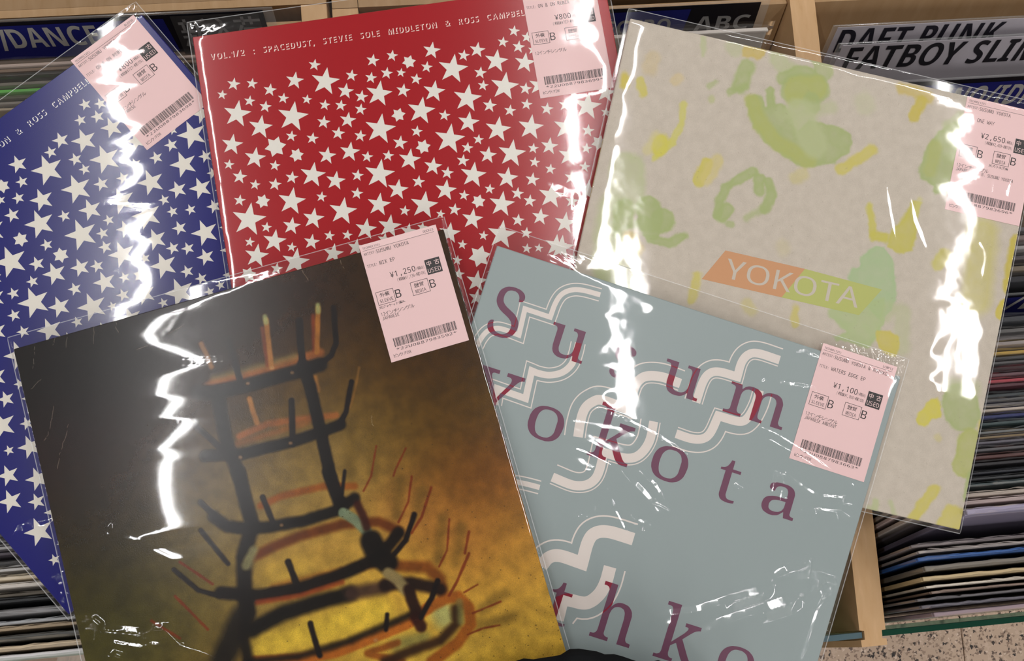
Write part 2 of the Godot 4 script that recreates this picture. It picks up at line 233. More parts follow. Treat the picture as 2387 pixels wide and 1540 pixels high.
const RIDGES = [
	"grey|33|1036,903,510 1073,903,507 1111,904,501 1148,905,495 1185,906,489 1222,906,483 1259,907,438 1304,914,405 1348,921,399 1393,928,393 1438,935,387 1482,941,381 1527,948,354 1567,959,327 1608,970,324 1648,981,321 1688,992,309 1728,1003,309 1769,1014,306",
	"grey|24|2120,657,288 2155,660,285 2190,663,279 2226,666,279 2261,669,267 2296,672,264 2331,675,231 2370,683,207 2408,692,204 2446,701,198 2485,710,192 2523,719,189 2562,728,177 2607,742,165 2653,755,159 2698,769,156 2744,783,150 2790,796,144 2835,810,138",
	"grey|24|2191,719,273 2217,722,270 2244,725,267 2270,728,264 2297,731,261 2323,733,255 2350,736,231 2396,746,216 2441,755,210 2487,765,204 2533,774,198 2578,783,192 2624,793,180 2647,799,168 2671,806,165 2694,813,162 2718,819,159 2741,826,156 2765,833,153",
	"grey|21|878,1231,180 908,1229,171 939,1228,162 970,1227,153 1000,1225,144 1031,1224,135 1061,1223,99 1091,1227,75 1121,1232,72 1150,1236,66 1180,1241,60 1210,1245,54 1239,1250,48 1263,1253,42 1287,1257,39 1311,1261,36 1334,1264,39 1358,1268,39 1382,1272,42",
	"grey|21|871,1367,228 895,1365,219 920,1363,210 944,1360,201 969,1358,195 994,1356,186 1018,1354,177 1043,1351,168 1068,1349,159 1092,1347,150 1117,1345,141 1142,1342,132 1166,1340,123",
	"grey|21|881,1163,201 914,1159,189 947,1156,177 980,1152,165 1013,1149,153 1045,1145,141 1078,1142,75 1147,1159,51 1216,1176,39 1285,1193,27 1354,1211,33 1423,1228,39 1492,1245,45",
	"grey|38|2163,320,324 2187,318,321 2211,316,315 2235,314,312 2259,312,306 2282,310,303 2306,308,339 2340,302,363 2374,295,357 2408,289,348 2442,282,342 2476,275,333 2509,269,324",
	"grey|28|2347,73,-402 2356,69,-399 2365,64,-396 2373,60,-396 2382,56,-393 2391,51,-390 2400,47,318 2414,47,222 2428,47,222 2443,46,219 2457,46,216 2471,46,213 2486,45,210",
	"grey|43|1376,1282,327 1401,1294,324 1427,1306,324 1452,1318,321 1478,1329,318 1503,1341,315 1528,1353,303 1546,1363,291 1563,1373,291 1580,1383,288 1597,1393,288 1614,1403,285 1631,1413,327 1654,1417,378 1677,1422,375 1701,1427,372 1724,1432,375 1747,1437,363 1771,1442,363",
	"grey|33|1503,1242,312 1521,1250,312 1539,1258,309 1557,1266,309 1575,1274,306 1593,1282,303 1611,1290,267 1631,1307,246 1650,1324,246 1669,1341,246 1688,1358,243 1708,1375,243 1727,1391,240",
	"grey|24|1314,1440,267 1329,1461,267 1345,1481,267 1361,1502,276 1377,1523,294 1393,1544,264 1409,1565,270 1429,1586,273 1450,1607,273 1470,1628,273 1491,1649,270 1511,1670,270 1532,1691,363 1536,1679,-276 1540,1667,-276 1544,1655,-273 1548,1643,-273 1552,1631,-273 1556,1619,-273",
	"grey|24|1134,1606,51 1140,1620,51 1146,1633,51 1151,1647,51 1157,1660,51 1163,1673,51 1169,1687,144 1189,1673,-213 1209,1659,-213 1230,1645,-216 1250,1631,-216 1270,1617,-216 1291,1603,78 1298,1620,33 1305,1638,33 1312,1655,33 1319,1673,33 1326,1690,33 1333,1708,33",
	"grey|33|1529,1564,435 1542,1566,435 1555,1568,432 1568,1570,429 1581,1572,429 1594,1574,426 1607,1576,426 1617,1577,423 1627,1579,423 1637,1580,420 1647,1582,420 1656,1583,420 1666,1585,417",
	"grey|19|991,1825,-249 998,1820,-246 1006,1814,-243 1013,1809,-240 1021,1803,-234 1028,1798,-231 1036,1793,108 1038,1801,69 1040,1810,69 1042,1818,69 1044,1827,69 1045,1835,69 1047,1844,69",
	"grey|28|2162,1134,-258 2171,1134,-261 2181,1134,-267 2190,1134,-270 2199,1134,-273 2209,1135,-279 2218,1135,57 2224,1128,192 2230,1122,195 2236,1115,198 2242,1109,198 2247,1102,201 2253,1096,204",
	"grey|24|2433,946,-498 2435,969,-495 2436,992,-495 2437,1014,-495 2439,1037,-492 2440,1060,-492 2442,1082,-474 2447,1099,-465 2453,1116,-462 2459,1132,-462 2465,1149,-462 2471,1165,-462 2476,1182,-462",
	"grey|28|2459,938,-471 2467,958,-471 2476,979,-471 2485,999,-471 2493,1020,-471 2502,1040,-471 2510,1061,-477 2512,1080,-492 2514,1099,-492 2516,1119,-492 2518,1138,-492 2520,1158,-492 2522,1177,-489",
	"grey|31|2502,924,174 2525,934,171 2548,944,168 2572,953,165 2595,963,162 2618,972,162 2642,982,174 2663,987,192 2685,991,192 2707,996,189 2729,1001,186 2751,1005,183 2772,1010,288 2809,1001,411 2846,993,402 2882,984,393 2919,976,384 2956,967,372 2993,959,-228 2998,944,-87 3003,929,-87 3008,915,-84 3013,900,-84 3018,885,-84 3023,870,-69 3012,866,-105 3002,862,-108 2991,857,-108 2980,853,-108 2969,849,-111 2959,844,-111",
	"grey|31|2690,1142,615 2707,1136,612 2724,1130,606 2741,1124,603 2758,1118,597 2775,1112,591 2792,1106,450 2820,1100,378 2848,1095,369 2876,1090,363 2905,1085,357 2933,1080,348 2961,1075,246 2980,1078,162 2999,1082,162 3018,1085,159 3037,1088,156 3056,1091,153 3076,1094,150",
	"grey|21|3076,1094,-72 3069,1080,-72 3062,1065,-72 3055,1050,-72 3048,1035,-72 3042,1020,-72 3035,1006,-90 3019,1005,-180 3003,1003,-183 2987,1002,-186 2971,1001,-189 2955,1000,-189 2939,999,-192",
	"grey|33|2852,1276,105 2849,1295,105 2845,1315,108 2841,1334,108 2838,1354,108 2834,1373,111 2831,1392,108 2832,1412,105 2833,1431,105 2834,1451,105 2836,1470,105 2837,1490,108 2838,1509,126 2823,1523,192 2809,1537,195 2794,1551,198 2780,1564,201 2765,1578,204 2750,1592,225 2729,1608,246 2707,1624,249 2685,1640,255 2664,1655,258 2642,1671,261 2620,1687,267",
	"grey|48|2642,1726,-612 2590,1761,-612 2538,1795,-612 2486,1829,-612 2435,1864,-612 2383,1898,-612 2332,1932,-294 2304,1952,-255 2275,1971,-237 2247,1990,-216 2219,2010,-198 2191,2029,-180 2163,2048,-180 2116,2071,-180 2069,2093,-180 2021,2115,-180 1974,2137,-180 1927,2159,-180 1880,2182,-180",
	"grey|57|2849,1734,-615 2808,1762,-615 2767,1790,-615 2726,1818,-615 2684,1847,-615 2643,1875,-615 2602,1903,-450 2557,1935,-369 2513,1967,-333 2468,1999,-300 2424,2031,-270 2379,2062,-240 2335,2094,-177 2295,2130,-171 2255,2165,-174 2214,2200,-177 2174,2235,-177 2134,2270,-180 2094,2305,-183",
	"grey|31|3041,1592,-273 3026,1612,-267 3012,1632,-264 2998,1652,-258 2983,1671,-255 2969,1691,-249 2955,1711,-210 2945,1732,-201 2936,1753,-204 2927,1774,-207 2918,1795,-210 2908,1816,-213 2899,1837,-216",
	"grey|38|3048,1617,285 3040,1647,288 3032,1677,288 3024,1707,288 3016,1737,291 3007,1767,291 2999,1797,285 2998,1855,282 2997,1913,285 2995,1971,285 2994,2029,285 2993,2086,288 2992,2144,288",
	"grey|72|2631,1693,-282 2672,1673,-282 2713,1652,-282 2753,1632,-282 2794,1612,-282 2834,1591,-282 2875,1571,-288 2905,1566,414 2935,1562,408 2965,1557,402 2994,1552,399 3024,1547,387 3054,1542,381",
	"brown|21|21,1957,246 28,1953,246 34,1948,246 41,1944,246 48,1940,249 54,1935,249 61,1931,468 70,1935,-345 79,1938,-345 88,1941,-345 97,1945,-345 106,1948,-342 115,1952,-273 121,1961,-237 127,1970,-237 134,1979,-237 140,1987,-234 146,1996,-234 153,2005,-183 146,2008,-324 140,2010,-324 134,2012,-324 128,2015,-324 122,2017,-324 116,2019,-618 106,2015,333 95,2010,333 85,2006,333 75,2001,333 65,1997,333 55,1992,294 49,1987,237 44,1981,237 38,1975,237 32,1969,234 27,1963,234 21,1957,234",
	"brown|24|64,2096,273 79,2088,276 93,2080,276 108,2071,276 122,2063,279 137,2055,279 151,2047,537 173,2055,-402 195,2063,-405 217,2071,-408 239,2079,-411 261,2087,-414 283,2095,-399 302,2104,-384 321,2112,-384 340,2121,-387 359,2129,-390 378,2138,-393 397,2147,-531 409,2144,432 421,2141,435 432,2139,435 444,2136,435 456,2133,438 468,2130,618 484,2135,-474 500,2140,-477 515,2145,-477 531,2150,-480 547,2154,-483 563,2159,-330 569,2169,-261 575,2178,-264 581,2188,-264 587,2197,-264 593,2207,-264 599,2217,-261 606,2228,-261 613,2240,-261 620,2252,-261 627,2264,-264 634,2276,-264 641,2288,-318 662,2301,-369 683,2315,-369 703,2328,-372 724,2341,-375 745,2354,-378 765,2368,-363 789,2386,-354 813,2404,-357 836,2423,-360 860,2441,-363 884,2460,-366 907,2478,-369",
	"brown|24|64,2096,75 86,2100,75 107,2103,75 129,2107,75 150,2111,75 172,2115,75 193,2118,75 212,2128,225 231,2138,216 249,2148,207 268,2158,198 287,2168,189 305,2177,204 321,2184,204 336,2191,204 351,2198,204 366,2204,204 381,2211,204 397,2218,204 404,2216,-246 412,2214,-246 419,2212,-246 427,2210,-246 434,2208,-246 441,2206,78 453,2212,132 464,2217,129 475,2223,123 487,2228,117 498,2234,114 509,2239,93 517,2253,114 525,2267,117 533,2280,117 541,2294,120 549,2307,123 557,2321,123 563,2331,126 569,2341,126 575,2352,27 581,2362,27 587,2372,24 593,2382,24",
	"brown|21|123,2205,-498 133,2207,-498 144,2209,-501 155,2211,-501 166,2213,-504 176,2215,-504 187,2217,-372 198,2224,-300 209,2232,-303 219,2239,-303 230,2246,-306 241,2254,-306 252,2261,-231 245,2262,-510 238,2263,-510 230,2263,-510 223,2264,-507 216,2264,-507 209,2265,-507",
	"brown|48|308,1337,420 321,1344,420 334,1350,420 346,1357,420 359,1364,420 371,1370,420 384,1377,138 399,1393,102 414,1409,99 428,1425,96 443,1441,93 458,1456,90 472,1472,81 484,1489,72 496,1505,69 508,1522,66 519,1538,66 531,1554,63 543,1571,60",
	"brown|24|1246,51,6 1222,73,6 1198,95,9 1174,118,12 1150,140,15 1126,162,18 1101,184,21 1093,187,30 1084,190,33 1075,193,33 1067,196,36 1058,199,36 1049,201,39",
	"blue|33|56,2451,237 69,2448,237 82,2444,240 96,2441,240 109,2437,240 122,2434,240 135,2430,306 149,2434,417 164,2438,417 178,2442,420 192,2447,420 207,2451,423 221,2455,585 238,2468,600 256,2482,600 273,2495,600 291,2509,600 308,2522,600 326,2536,600",
	"blue|28|82,2859,342 88,2859,342 95,2859,339 101,2859,339 107,2859,339 114,2859,339 120,2859,471 127,2863,618 134,2867,618 142,2871,618 149,2874,618 156,2878,618 163,2882,618",
	"blue|24|128,2946,-126 121,2940,-126 113,2933,-126 105,2927,-126 97,2921,-126 89,2914,-126 82,2908,246 78,2911,51 75,2913,51 72,2916,51 68,2918,51 65,2921,51 62,2923,51 61,2932,108 60,2942,111 60,2951,111 59,2960,114 58,2969,114 58,2978,78 64,2984,114 70,2991,114 77,2997,114 83,3003,114 90,3010,114 96,3016,114",
	"blue|24|82,2859,-204 77,2867,-204 71,2876,-204 65,2885,-204 60,2894,-204 54,2903,-204 48,2911,-207 46,2931,-216 43,2951,-216 40,2970,-216 38,2990,-219 35,3010,-219 32,3029,-255 36,3041,-270 39,3053,-270 43,3064,-273 47,3076,-273 50,3087,-273 54,3099,-273",
	"blue|21|72,2775,72 72,2782,72 73,2789,69 73,2797,72 74,2804,72 74,2812,72 75,2819,75 76,2826,75 76,2834,75 77,2841,75 77,2849,78 78,2856,78 78,2864,78",
	"yellow|33|2138,792,45 2151,827,45 2164,861,45 2176,895,45 2189,930,45 2202,964,42 2215,999,42 2229,1033,42 2243,1067,42 2257,1101,42 2271,1135,42 2285,1169,42 2299,1203,42",
	"yellow|38|2339,849,30 2350,877,30 2361,905,27 2373,932,27 2384,960,27 2395,987,27 2407,1015,27 2429,1048,27 2452,1082,27 2474,1115,24 2497,1149,24 2519,1182,24 2542,1216,21",
	"yellow|19|2921,533,-27 2923,561,-27 2926,590,-27 2929,618,-27 2932,646,-24 2934,674,-24 2937,703,-24 2936,739,-24 2934,775,-24 2933,812,-24 2931,848,-21 2930,884,-21 2929,921,-18 2929,964,-18 2929,1007,-18 2929,1050,-15 2929,1093,-15 2929,1136,-15 2928,1179,-12 2930,1214,-12 2931,1250,-12 2933,1285,-9 2934,1320,-9 2935,1356,-9 2937,1391,-9",
	"yellow|19|2927,1513,-3 2924,1556,-3 2921,1600,-3 2918,1643,0 2916,1686,0 2913,1729,3 2910,1773,3 2910,1809,3 2911,1846,6 2911,1883,6 2911,1920,6 2911,1956,9 2912,1993,9",
	"yellow|43|3057,528,-42 3056,547,-42 3054,566,-39 3052,585,-39 3050,605,-39 3048,624,-39 3046,643,-36 3044,692,-36 3042,742,-33 3041,791,-33 3039,841,-30 3037,890,-30 3035,939,-27",
	"yellow|43|2904,1055,-12 2916,1074,-15 2929,1093,-15 2941,1111,-15 2953,1130,-15 2965,1149,-15 2978,1167,-15 2976,1204,-15 2975,1240,-15 2974,1276,-15 2972,1312,-12 2971,1348,-12 2969,1384,-12",
	"red|72|2431,1509,51 2456,1527,45 2482,1546,42 2507,1564,36 2533,1583,30 2558,1602,18 2584,1620,18 2604,1628,18 2624,1635,18 2644,1643,9 2665,1651,0 2685,1658,-6 2705,1666,-15",
]
const PLACE = {
	"blue": [Vector3(-0.29437, -0.01744, -0.04251), Vector3(0.80648, -0.02571, -0.59070), Vector3(0.59022, -0.02417, 0.80688), Vector3(0.03502, 0.99938, 0.00432), 0.31359],
	"red": [Vector3(-0.04885, -0.01253, -0.09605), Vector3(0.99543, 0.00152, -0.09546), Vector3(0.09547, -0.01788, 0.99527), Vector3(0.00019, 0.99984, 0.01795), 0.31563],
	"brown": [Vector3(-0.16574, 0.00705, 0.10831), Vector3(0.97865, 0.01487, -0.20500), Vector3(0.20443, 0.03309, 0.97832), Vector3(-0.02133, 0.99934, -0.02934), 0.31368],
	"grey": [Vector3(0.07897, 0.00112, 0.14090), Vector3(0.92520, 0.01386, 0.37922), Vector3(-0.37852, -0.03726, 0.92484), Vector3(-0.02694, 0.99921, 0.02923), 0.31177],
	"yellow": [Vector3(0.21220, 0.00419, -0.02820), Vector3(0.95464, 0.02967, 0.29627), Vector3(-0.29480, -0.04554, 0.95447), Vector3(-0.04181, 0.99852, 0.03473), 0.31889],
}
const FLAP = {"blue": 11.0, "red": 12.0, "yellow": 8.0, "brown": 9.0, "grey": 14.0}
const RIPPLE = {"blue": 0.4, "red": 0.5, "yellow": 0.9, "brown": 0.25, "grey": 1.2}
const GLYPHS = {"中": "1292961612 5059", "古": "0292 5055 2585892925", "外": "3004 22524619 2445 7079 7496", "装": "1122 3034 0433 4191 6063 5383 0595 5445 5518 373958 5699 8667", "盤": "2011 114145 1115 0353 6062 60808292 639365 6395 168689 1619 3639 6669 0999", "質": "401104 1242 3234 906154 6292 8284 2474782824 2676 3819 6889", "税": "4011 0343 2129 2407 2446 6071 9081 6292956562 7559 85899998", "抜": "0242 202918 0645 5292 706549 649477 7759 6599", "込": "1021 042417 082899 616347 6397 5161", "新": "2021 0141 1213 3233 0444 0646 2429 2609 2648 90616559 6494 8489", "入": "40515309 5399", "荷": "0191 3032 6062 2306 1519 3494 848979 4565674745", "傷": "2004 1319 5042 4191 5282855552 3696 5639 579789 7759", "み": "21512707156597", "有": "0292 4016 348489 3439 3686 3787", "イ": "8005 5359", "ン": "1133 196792", "チ": "7012 0494 515629", "シ": "1032 0325 196792", "グ": "3004 22726629 8081 9091", "ル": "212509 505995", "ピ": "101888 1473 8090918180", "ク": "3004 22826629", "ジ": "1032 0325 196792 7081 8090", "ャ": "258466 4359", "ケ": "3004 2393 6339", "ッ": "2426 5456 847749", "ト": "3039 3375", "※": "0099 9009 4151 4858 1415 8485", "ス": "11815509 5599", "リ": "2026 707549", "キ": "1382 0695 4069", "ズ": "11815509 5599 8091"}
const RACK_ROWS = [
	"right|-540|2965|35|96,94,96|-3|grey bagged record, next behind the brown-grey-edged one in the right rack",
	"right|-464|2948|40|120,104,100|11|brown-grey-edged bagged record standing in the right rack",
	"right|-389|2985|30|150,146,144|3|light grey bagged record, next in front of the brown-grey-edged one in the right rack",
	"right|-313|2954|35|78,72,74|-10|dark grey bagged record, next behind the tan-brown-edged one in the right rack",
	"right|-228|2943|45|112,100,84|-12|tan-brown-edged bagged record standing in the right rack",
	"right|-134|2986|50|44,44,48|5|near-black bagged record, next in front of the tan-brown-edged one in the right rack",
	"right|184|2972|40|60,62,66|13|dark grey bagged record, second in front of the tan-brown-edged one in the right rack",
	"right|267|2942|30|96,94,92|-5|grey bagged record, third in front of the tan-brown-edged one in the right rack",
	"right|323|2981|33|60,58,58|-4|dark grey bagged record, second behind the mustard yellow-edged one in the right rack",
	"right|374|2957|30|150,140,136|14|light grey bagged record, next behind the mustard yellow-edged one in the right rack",
	"right|443|2948|29|186,152,70|-4|mustard yellow-edged bagged record standing in the right rack",
	"right|488|2962|19|70,70,70|18|dark grey bagged record, next in front of the mustard yellow-edged one in the right rack",
	"right|524|2938|19|92,90,90|14|grey bagged record, next behind the black-edged one in the right rack",
	"right|569|2968|24|30,28,28|13|black-edged bagged record standing in the right rack",
	"right|609|2969|24|92,76,80|-6|purple-grey bagged record, next in front of the black-edged one in the right rack",
	"right|660|2956|24|168,62,72|-3|red-edged bagged record standing in the right rack",
	"right|700|2972|24|84,44,52|8|dark red-edged bagged record standing in the right rack",
	"right|770|2982|24|58,66,68|-10|dark teal bagged record, next in front of the dark red-edged one in the right rack",
	"right|810|2978|19|70,72,74|9|dark grey bagged record, second in front of the dark red-edged one in the right rack",
	"right|845|2984|19|104,100,98|4|grey bagged record, next behind the beige-edged one in the right rack",
	"right|880|2966|19|196,182,168|-7|beige-edged bagged record standing in the right rack",
	"right|935|2966|22|34,38,92|3|navy blue-edged bagged record standing in the right rack",
	"right|985|2970|22|58,74,74|-10|dark teal bagged record, next in front of the navy blue-edged one in the right rack",
	"right|1050|2973|19|120,122,122|-12|silver-grey-edged bagged record standing in the right rack",
	"right|1095|2972|17|136,116,84|6|brown bagged record, next in front of the silver-grey-edged one in the right rack",
	"right|1136|2974|17|96,92,102|15|purple-grey bagged record, second in front of the silver-grey-edged one in the right rack",
	"right|1184|3000|21|104,102,104|-6|grey bagged record, next behind the dark red-brown-edged one in the right rack",
	"right|1243|2987|26|92,58,54|1|dark red-brown-edged bagged record standing in the right rack",
	"right|1298|2971|26|48,46,48|1|near-black bagged record, next in front of the dark red-brown-edged one in the right rack",
	"right|1362|2992|19|40,42,50|-7|near-black bagged record, second in front of the dark red-brown-edged one in the right rack",
	"right|1406|2964|19|64,64,66|-3|dark grey bagged record, next behind the teal-grey-edged one in the right rack",
	"right|1456|2968|22|78,92,94|14|teal-grey-edged bagged record standing in the right rack",
	"right|1524|2940|29|206,190,176|-10|cream bagged record, next in front of the teal-grey-edged one in the right rack",
	"right|1583|2940|29|214,192,188|2|pale pink bagged record, next behind the pale grey-edged one in the right rack",
	"right|1647|2970|32|196,184,176|4|pale grey-edged bagged record standing in the right rack",
	"right|1720|3188|38|150,142,164|360|purple-grey bagged record, next in front of the pale grey-edged one in the right rack",
	"right|1872|2931|21|128,118,118|-8|grey bagged record, second in front of the pale grey-edged one in the right rack",
	"right|1921|2985|21|176,166,160|-10|light grey bagged record, next behind the royal blue-edged one in the right rack",
	"right|1978|2958|27|38,84,146|17|royal blue-edged bagged record standing in the right rack",
	"right|2052|3010|39|116,108,96|8|grey-brown-edged bagged record standing in the right rack",
	"right|2126|2992|32|186,164,122|-4|tan-edged bagged record standing in the right rack",
	"right|2190|3008|18|206,196,180|-1|cream bagged record, next in front of the tan-edged one in the right rack",
	"right|2234|3040|18|128,108,96|11|brown bagged record, second in front of the tan-edged one in the right rack",
	"right|2281|2922|20|92,88,90|8|grey bagged record, second behind the mauve-edged one in the right rack",
	"right|2335|2945|25|86,82,90|16|dark grey bagged record, next behind the mauve-edged one in the right rack",
	"right|2400|3050|33|142,122,128|-9|mauve-edged bagged record standing in the right rack",
	"left|-2375|-4793|29|168,150,140|-11|pinkish grey-edged bagged record standing in the left rack",
	"left|-2329|-4810|29|112,92,76|-5|brown-edged bagged record standing in the left rack",
	"left|-2283|-4865|29|40,38,36|12|black bagged record, next in front of the brown-edged one in the left rack",
	"left|-2213|-4826|29|104,98,90|7|grey bagged record, next behind the bright green-edged one in the left rack",
	"left|-2167|-4790|29|84,160,66|-5|bright green-edged bagged record standing in the left rack",
	"left|-2116|-4885|29|60,66,50|-2|dark olive-edged bagged record standing in the left rack",
	"left|-2070|-4878|24|118,112,104|-3|grey bagged record, next in front of the dark olive-edged one in the left rack",
	"left|-2030|-4842|24|150,136,116|-12|tan bagged record, second in front of the dark olive-edged one in the left rack",
	"left|1199|-4895|15|66,64,64|-1|dark grey bagged record, third in front of the dark olive-edged one in the left rack",
	"left|1238|-4811|15|96,96,98|-10|grey bagged record, second behind the purple-grey-edged one in the left rack",
	"left|1293|-4864|19|176,174,172|11|light grey bagged record, next behind the purple-grey-edged one in the left rack",
	"left|1338|-4814|19|84,76,84|18|purple-grey-edged bagged record standing in the left rack",
	"left|1405|-4859|19|34,34,34|-12|black bagged record, next in front of the purple-grey-edged one in the left rack",
	"left|1450|-4859|19|204,202,200|-3|white bagged record, second in front of the purple-grey-edged one in the left rack",
	"left|1517|-4859|25|204,188,160|18|cream bagged record, next behind the off-white-edged one in the left rack",
	"left|1572|-4881|25|222,214,204|12|off-white-edged bagged record standing in the left rack",
	"left|1635|-4817|19|92,84,72|1|olive-brown-edged bagged record standing in the left rack",
	"left|1680|-4790|19|44,46,48|18|black bagged record, next in front of the olive-brown-edged one in the left rack",
	"left|1763|-4821|36|126,124,124|9|mid grey-edged bagged record standing in the left rack",
	"left|1833|-4796|19|176,178,180|-10|light grey bagged record, next in front of the mid grey-edged one in the left rack",
	"left|1877|-4863|19|188,166,136|7|tan bagged record, second in front of the mid grey-edged one in the left rack",
	"left|1947|-4876|36|66,66,62|16|dark grey bagged record, third in front of the mid grey-edged one in the left rack",
	"left|2016|-4844|31|198,178,148|-3|cream bagged record, fourth in front of the mid grey-edged one in the left rack",
	"left|2079|-4883|31|206,204,204|-4|white bagged record, fifth in front of the mid grey-edged one in the left rack",
]
const CREASES = [
	"147,21 128,90 101,172",
	"297,0 266,52",
	"380,-1 356,91",
	"577,-10 543,120",
	"731,10 718,48 733,89",
	"140,260 105,278 54,312",
	"180,466 149,550 98,656 64,686",
	"250,620 196,724 141,812 104,920",
	"824,243 922,231",
	"2081,2 2092,39 2110,95",
	"2368,8 2367,42 2378,79",
	"2290,1160 2278,1201 2283,1231",
	"1058,196 1169,170",
]
const CLOTH = [0.0125, 0.0400, 0.2902]
const CRUMPLE = {"blue": [20.0, 0.2, 80.0, 0.8], "red": [14.0, 0.3, 10.0, 0.1], "yellow": [30.0, 0.35, 60.0, 0.35], "brown": [26.0, 0.3, 30.0, 0.3], "grey": [20.0, 0.2, 70.0, 1.1]}


var mats := {}
var tex_cache := {}
var fonts := {}
var caps := {}

func _ready():
	camera_and_light()
	room()
	racks()
	rack_records()
	cards()
	sleeves()
	black_cloth()

# ------------------------------------------------------------------ camera, sky, lamps
func camera_and_light():
	var cam := Camera3D.new()
	cam.name = "camera"
	cam.fov = 46.5516
	cam.near = 0.02
	cam.far = 50.0
	cam.transform = Transform3D(Basis(Vector3(0.99536, 0.05579, 0.07834), Vector3(0.07370, 0.08083, -0.99400), Vector3(-0.06179, 0.99516, 0.07635)).orthonormalized(), Vector3(-0.03460, 0.55729, 0.04275))
	add_child(cam)
	cam.current = true
	var e := Environment.new()
	e.background_mode = Environment.BG_COLOR
	e.background_color = Color(0.05, 0.05, 0.05)
	e.tonemap_mode = Environment.TONE_MAPPER_LINEAR
	e.tonemap_exposure = 1.0
	e.sdfgi_enabled = true
	e.ssao_enabled = true
	e.ssil_enabled = true
	var w := WorldEnvironment.new()
	w.name = "environment"
	w.environment = e
	add_child(w)
	var n := 0
	for x in ROW_X:
		for z in [-1.96, -1.03, -0.13, 1.75, 2.68]:
			ceiling_lamp(x, z, n)
			n += 1

func ceiling_lamp(x: float, z: float, n: int):
	var t = thing("ceiling_lamp", "bare tube strip lamp, %s from the back in the %s row from the left" % [["first", "second", "third", "fourth", "fifth"][n % 5], ["first", "second", "third", "fourth", "fifth"][n / 5]], "lamp", Vector3(x, CEILING_Y, z), "rows of strip lamps on the ceiling")
	put("lamp_housing", box_mesh(Vector3(0.06, 0.03, 0.89), 0.003), flat(Color8(225, 225, 222), 0.5), t, Vector3(0, -0.015, 0))
	var c := CylinderMesh.new()
	c.top_radius = 0.013
	c.bottom_radius = 0.013
	c.height = 0.86
	c.radial_segments = 16
	var g := StandardMaterial3D.new()
	if not mats.has("glow"):
		g.albedo_color = Color(0.9, 0.9, 0.9)
		g.emission_enabled = true
		g.emission = Color(1.0, 0.98, 0.95)
		g.emission_energy_multiplier = 3.0
		mats["glow"] = g
	var m = put("lamp_tube", c, mats["glow"], t, Vector3(0, -0.044, 0))
	m.rotation = Vector3(PI / 2, 0, 0)
	var a := AreaLight3D.new()
	a.name = "tube_light"
	a.area_size = Vector2(0.028, 0.86)
	a.light_color = Color(0.99, 0.985, 0.985)
	a.light_energy = LAMP
	a.area_range = 12.0
	a.shadow_enabled = true
	a.position = Vector3(x, CEILING_Y - 0.06, z)
	a.rotation = Vector3(-PI / 2, 0, 0)
	add_child(a, true)

const LAMP := 0.48

# ------------------------------------------------------------------ naming
func thing(called: String, label: String, category: String, at: Vector3, group := "") -> Node3D:
	var o := Node3D.new()
	o.name = numbered(called)
	add_child(o)
	o.position = at
	tag(o, label, category, group)
	return o

func numbered(called: String) -> String:
	if not has_node(called):
		return called
	var k := 1
	while has_node("%s_%03d" % [called, k]):
		k += 1
	return "%s_%03d" % [called, k]

func tag(o: Node, label: String, category: String, group := ""):
	o.set_meta("label", label)
	o.set_meta("category", category)
	if group != "":
		o.set_meta("group", group)

func put(called: String, mesh: Mesh, mat: Material, parent: Node, at := Vector3.ZERO) -> MeshInstance3D:
	var o := MeshInstance3D.new()
	o.mesh = mesh
	o.material_override = mat
	o.position = at
	var nm := called
	var k := 1
	while parent.has_node(nm):
		nm = "%s_%03d" % [called, k]
		k += 1
	o.name = nm
	parent.add_child(o)
	return o

func struct(called: String, mesh: Mesh, mat: Material, at := Vector3.ZERO) -> MeshInstance3D:
	var o = put(called, mesh, mat, self, at)
	o.set_meta("kind", "structure")
	return o

# ------------------------------------------------------------------ materials
func look(r: float, g: float, b: float) -> Color:
	var c := Color(r / 255.0, g / 255.0, b / 255.0).srgb_to_linear()
	return Color(minf(c.r / GAIN, 0.95), minf(c.g / GAIN, 0.95), minf(c.b / GAIN, 0.95)).linear_to_srgb()

func flat(c: Color, rough := 0.6, spec := 0.5) -> StandardMaterial3D:
	var k := "%s %.2f %.2f" % [c.to_html(), rough, spec]
	if not mats.has(k):
		var m := StandardMaterial3D.new()
		m.albedo_color = c
		m.roughness = rough
		m.metallic_specular = spec
		mats[k] = m
	return mats[k]

func film() -> StandardMaterial3D:
	if not mats.has("film"):
		var m := StandardMaterial3D.new()
		m.transparency = BaseMaterial3D.TRANSPARENCY_ALPHA
		m.albedo_color = Color(1, 1, 1, 0.006)
		m.roughness = 0.05
		m.metallic_specular = 0.5
		m.cull_mode = BaseMaterial3D.CULL_DISABLED
		mats["film"] = m
	return mats["film"]

func noise(freq: float, s: int, oct := 3) -> FastNoiseLite:
	var n := FastNoiseLite.new()
	n.noise_type = FastNoiseLite.TYPE_SIMPLEX_SMOOTH
	n.frequency = freq
	n.seed = s
	n.fractal_octaves = oct
	return n

func ramp_texture(freq: float, s: int, cols: Array, oct := 4) -> NoiseTexture2D:
	var g := Gradient.new()
	var off := PackedFloat32Array()
	var cc := PackedColorArray()
	for i in cols.size():
		off.append(float(i) / (cols.size() - 1))
		cc.append(cols[i])
	g.offsets = off
	g.colors = cc
	var t := NoiseTexture2D.new()
	t.width = 512
	t.height = 512
	t.seamless = true
	t.noise = noise(freq, s, oct)
	t.color_ramp = g
	return t

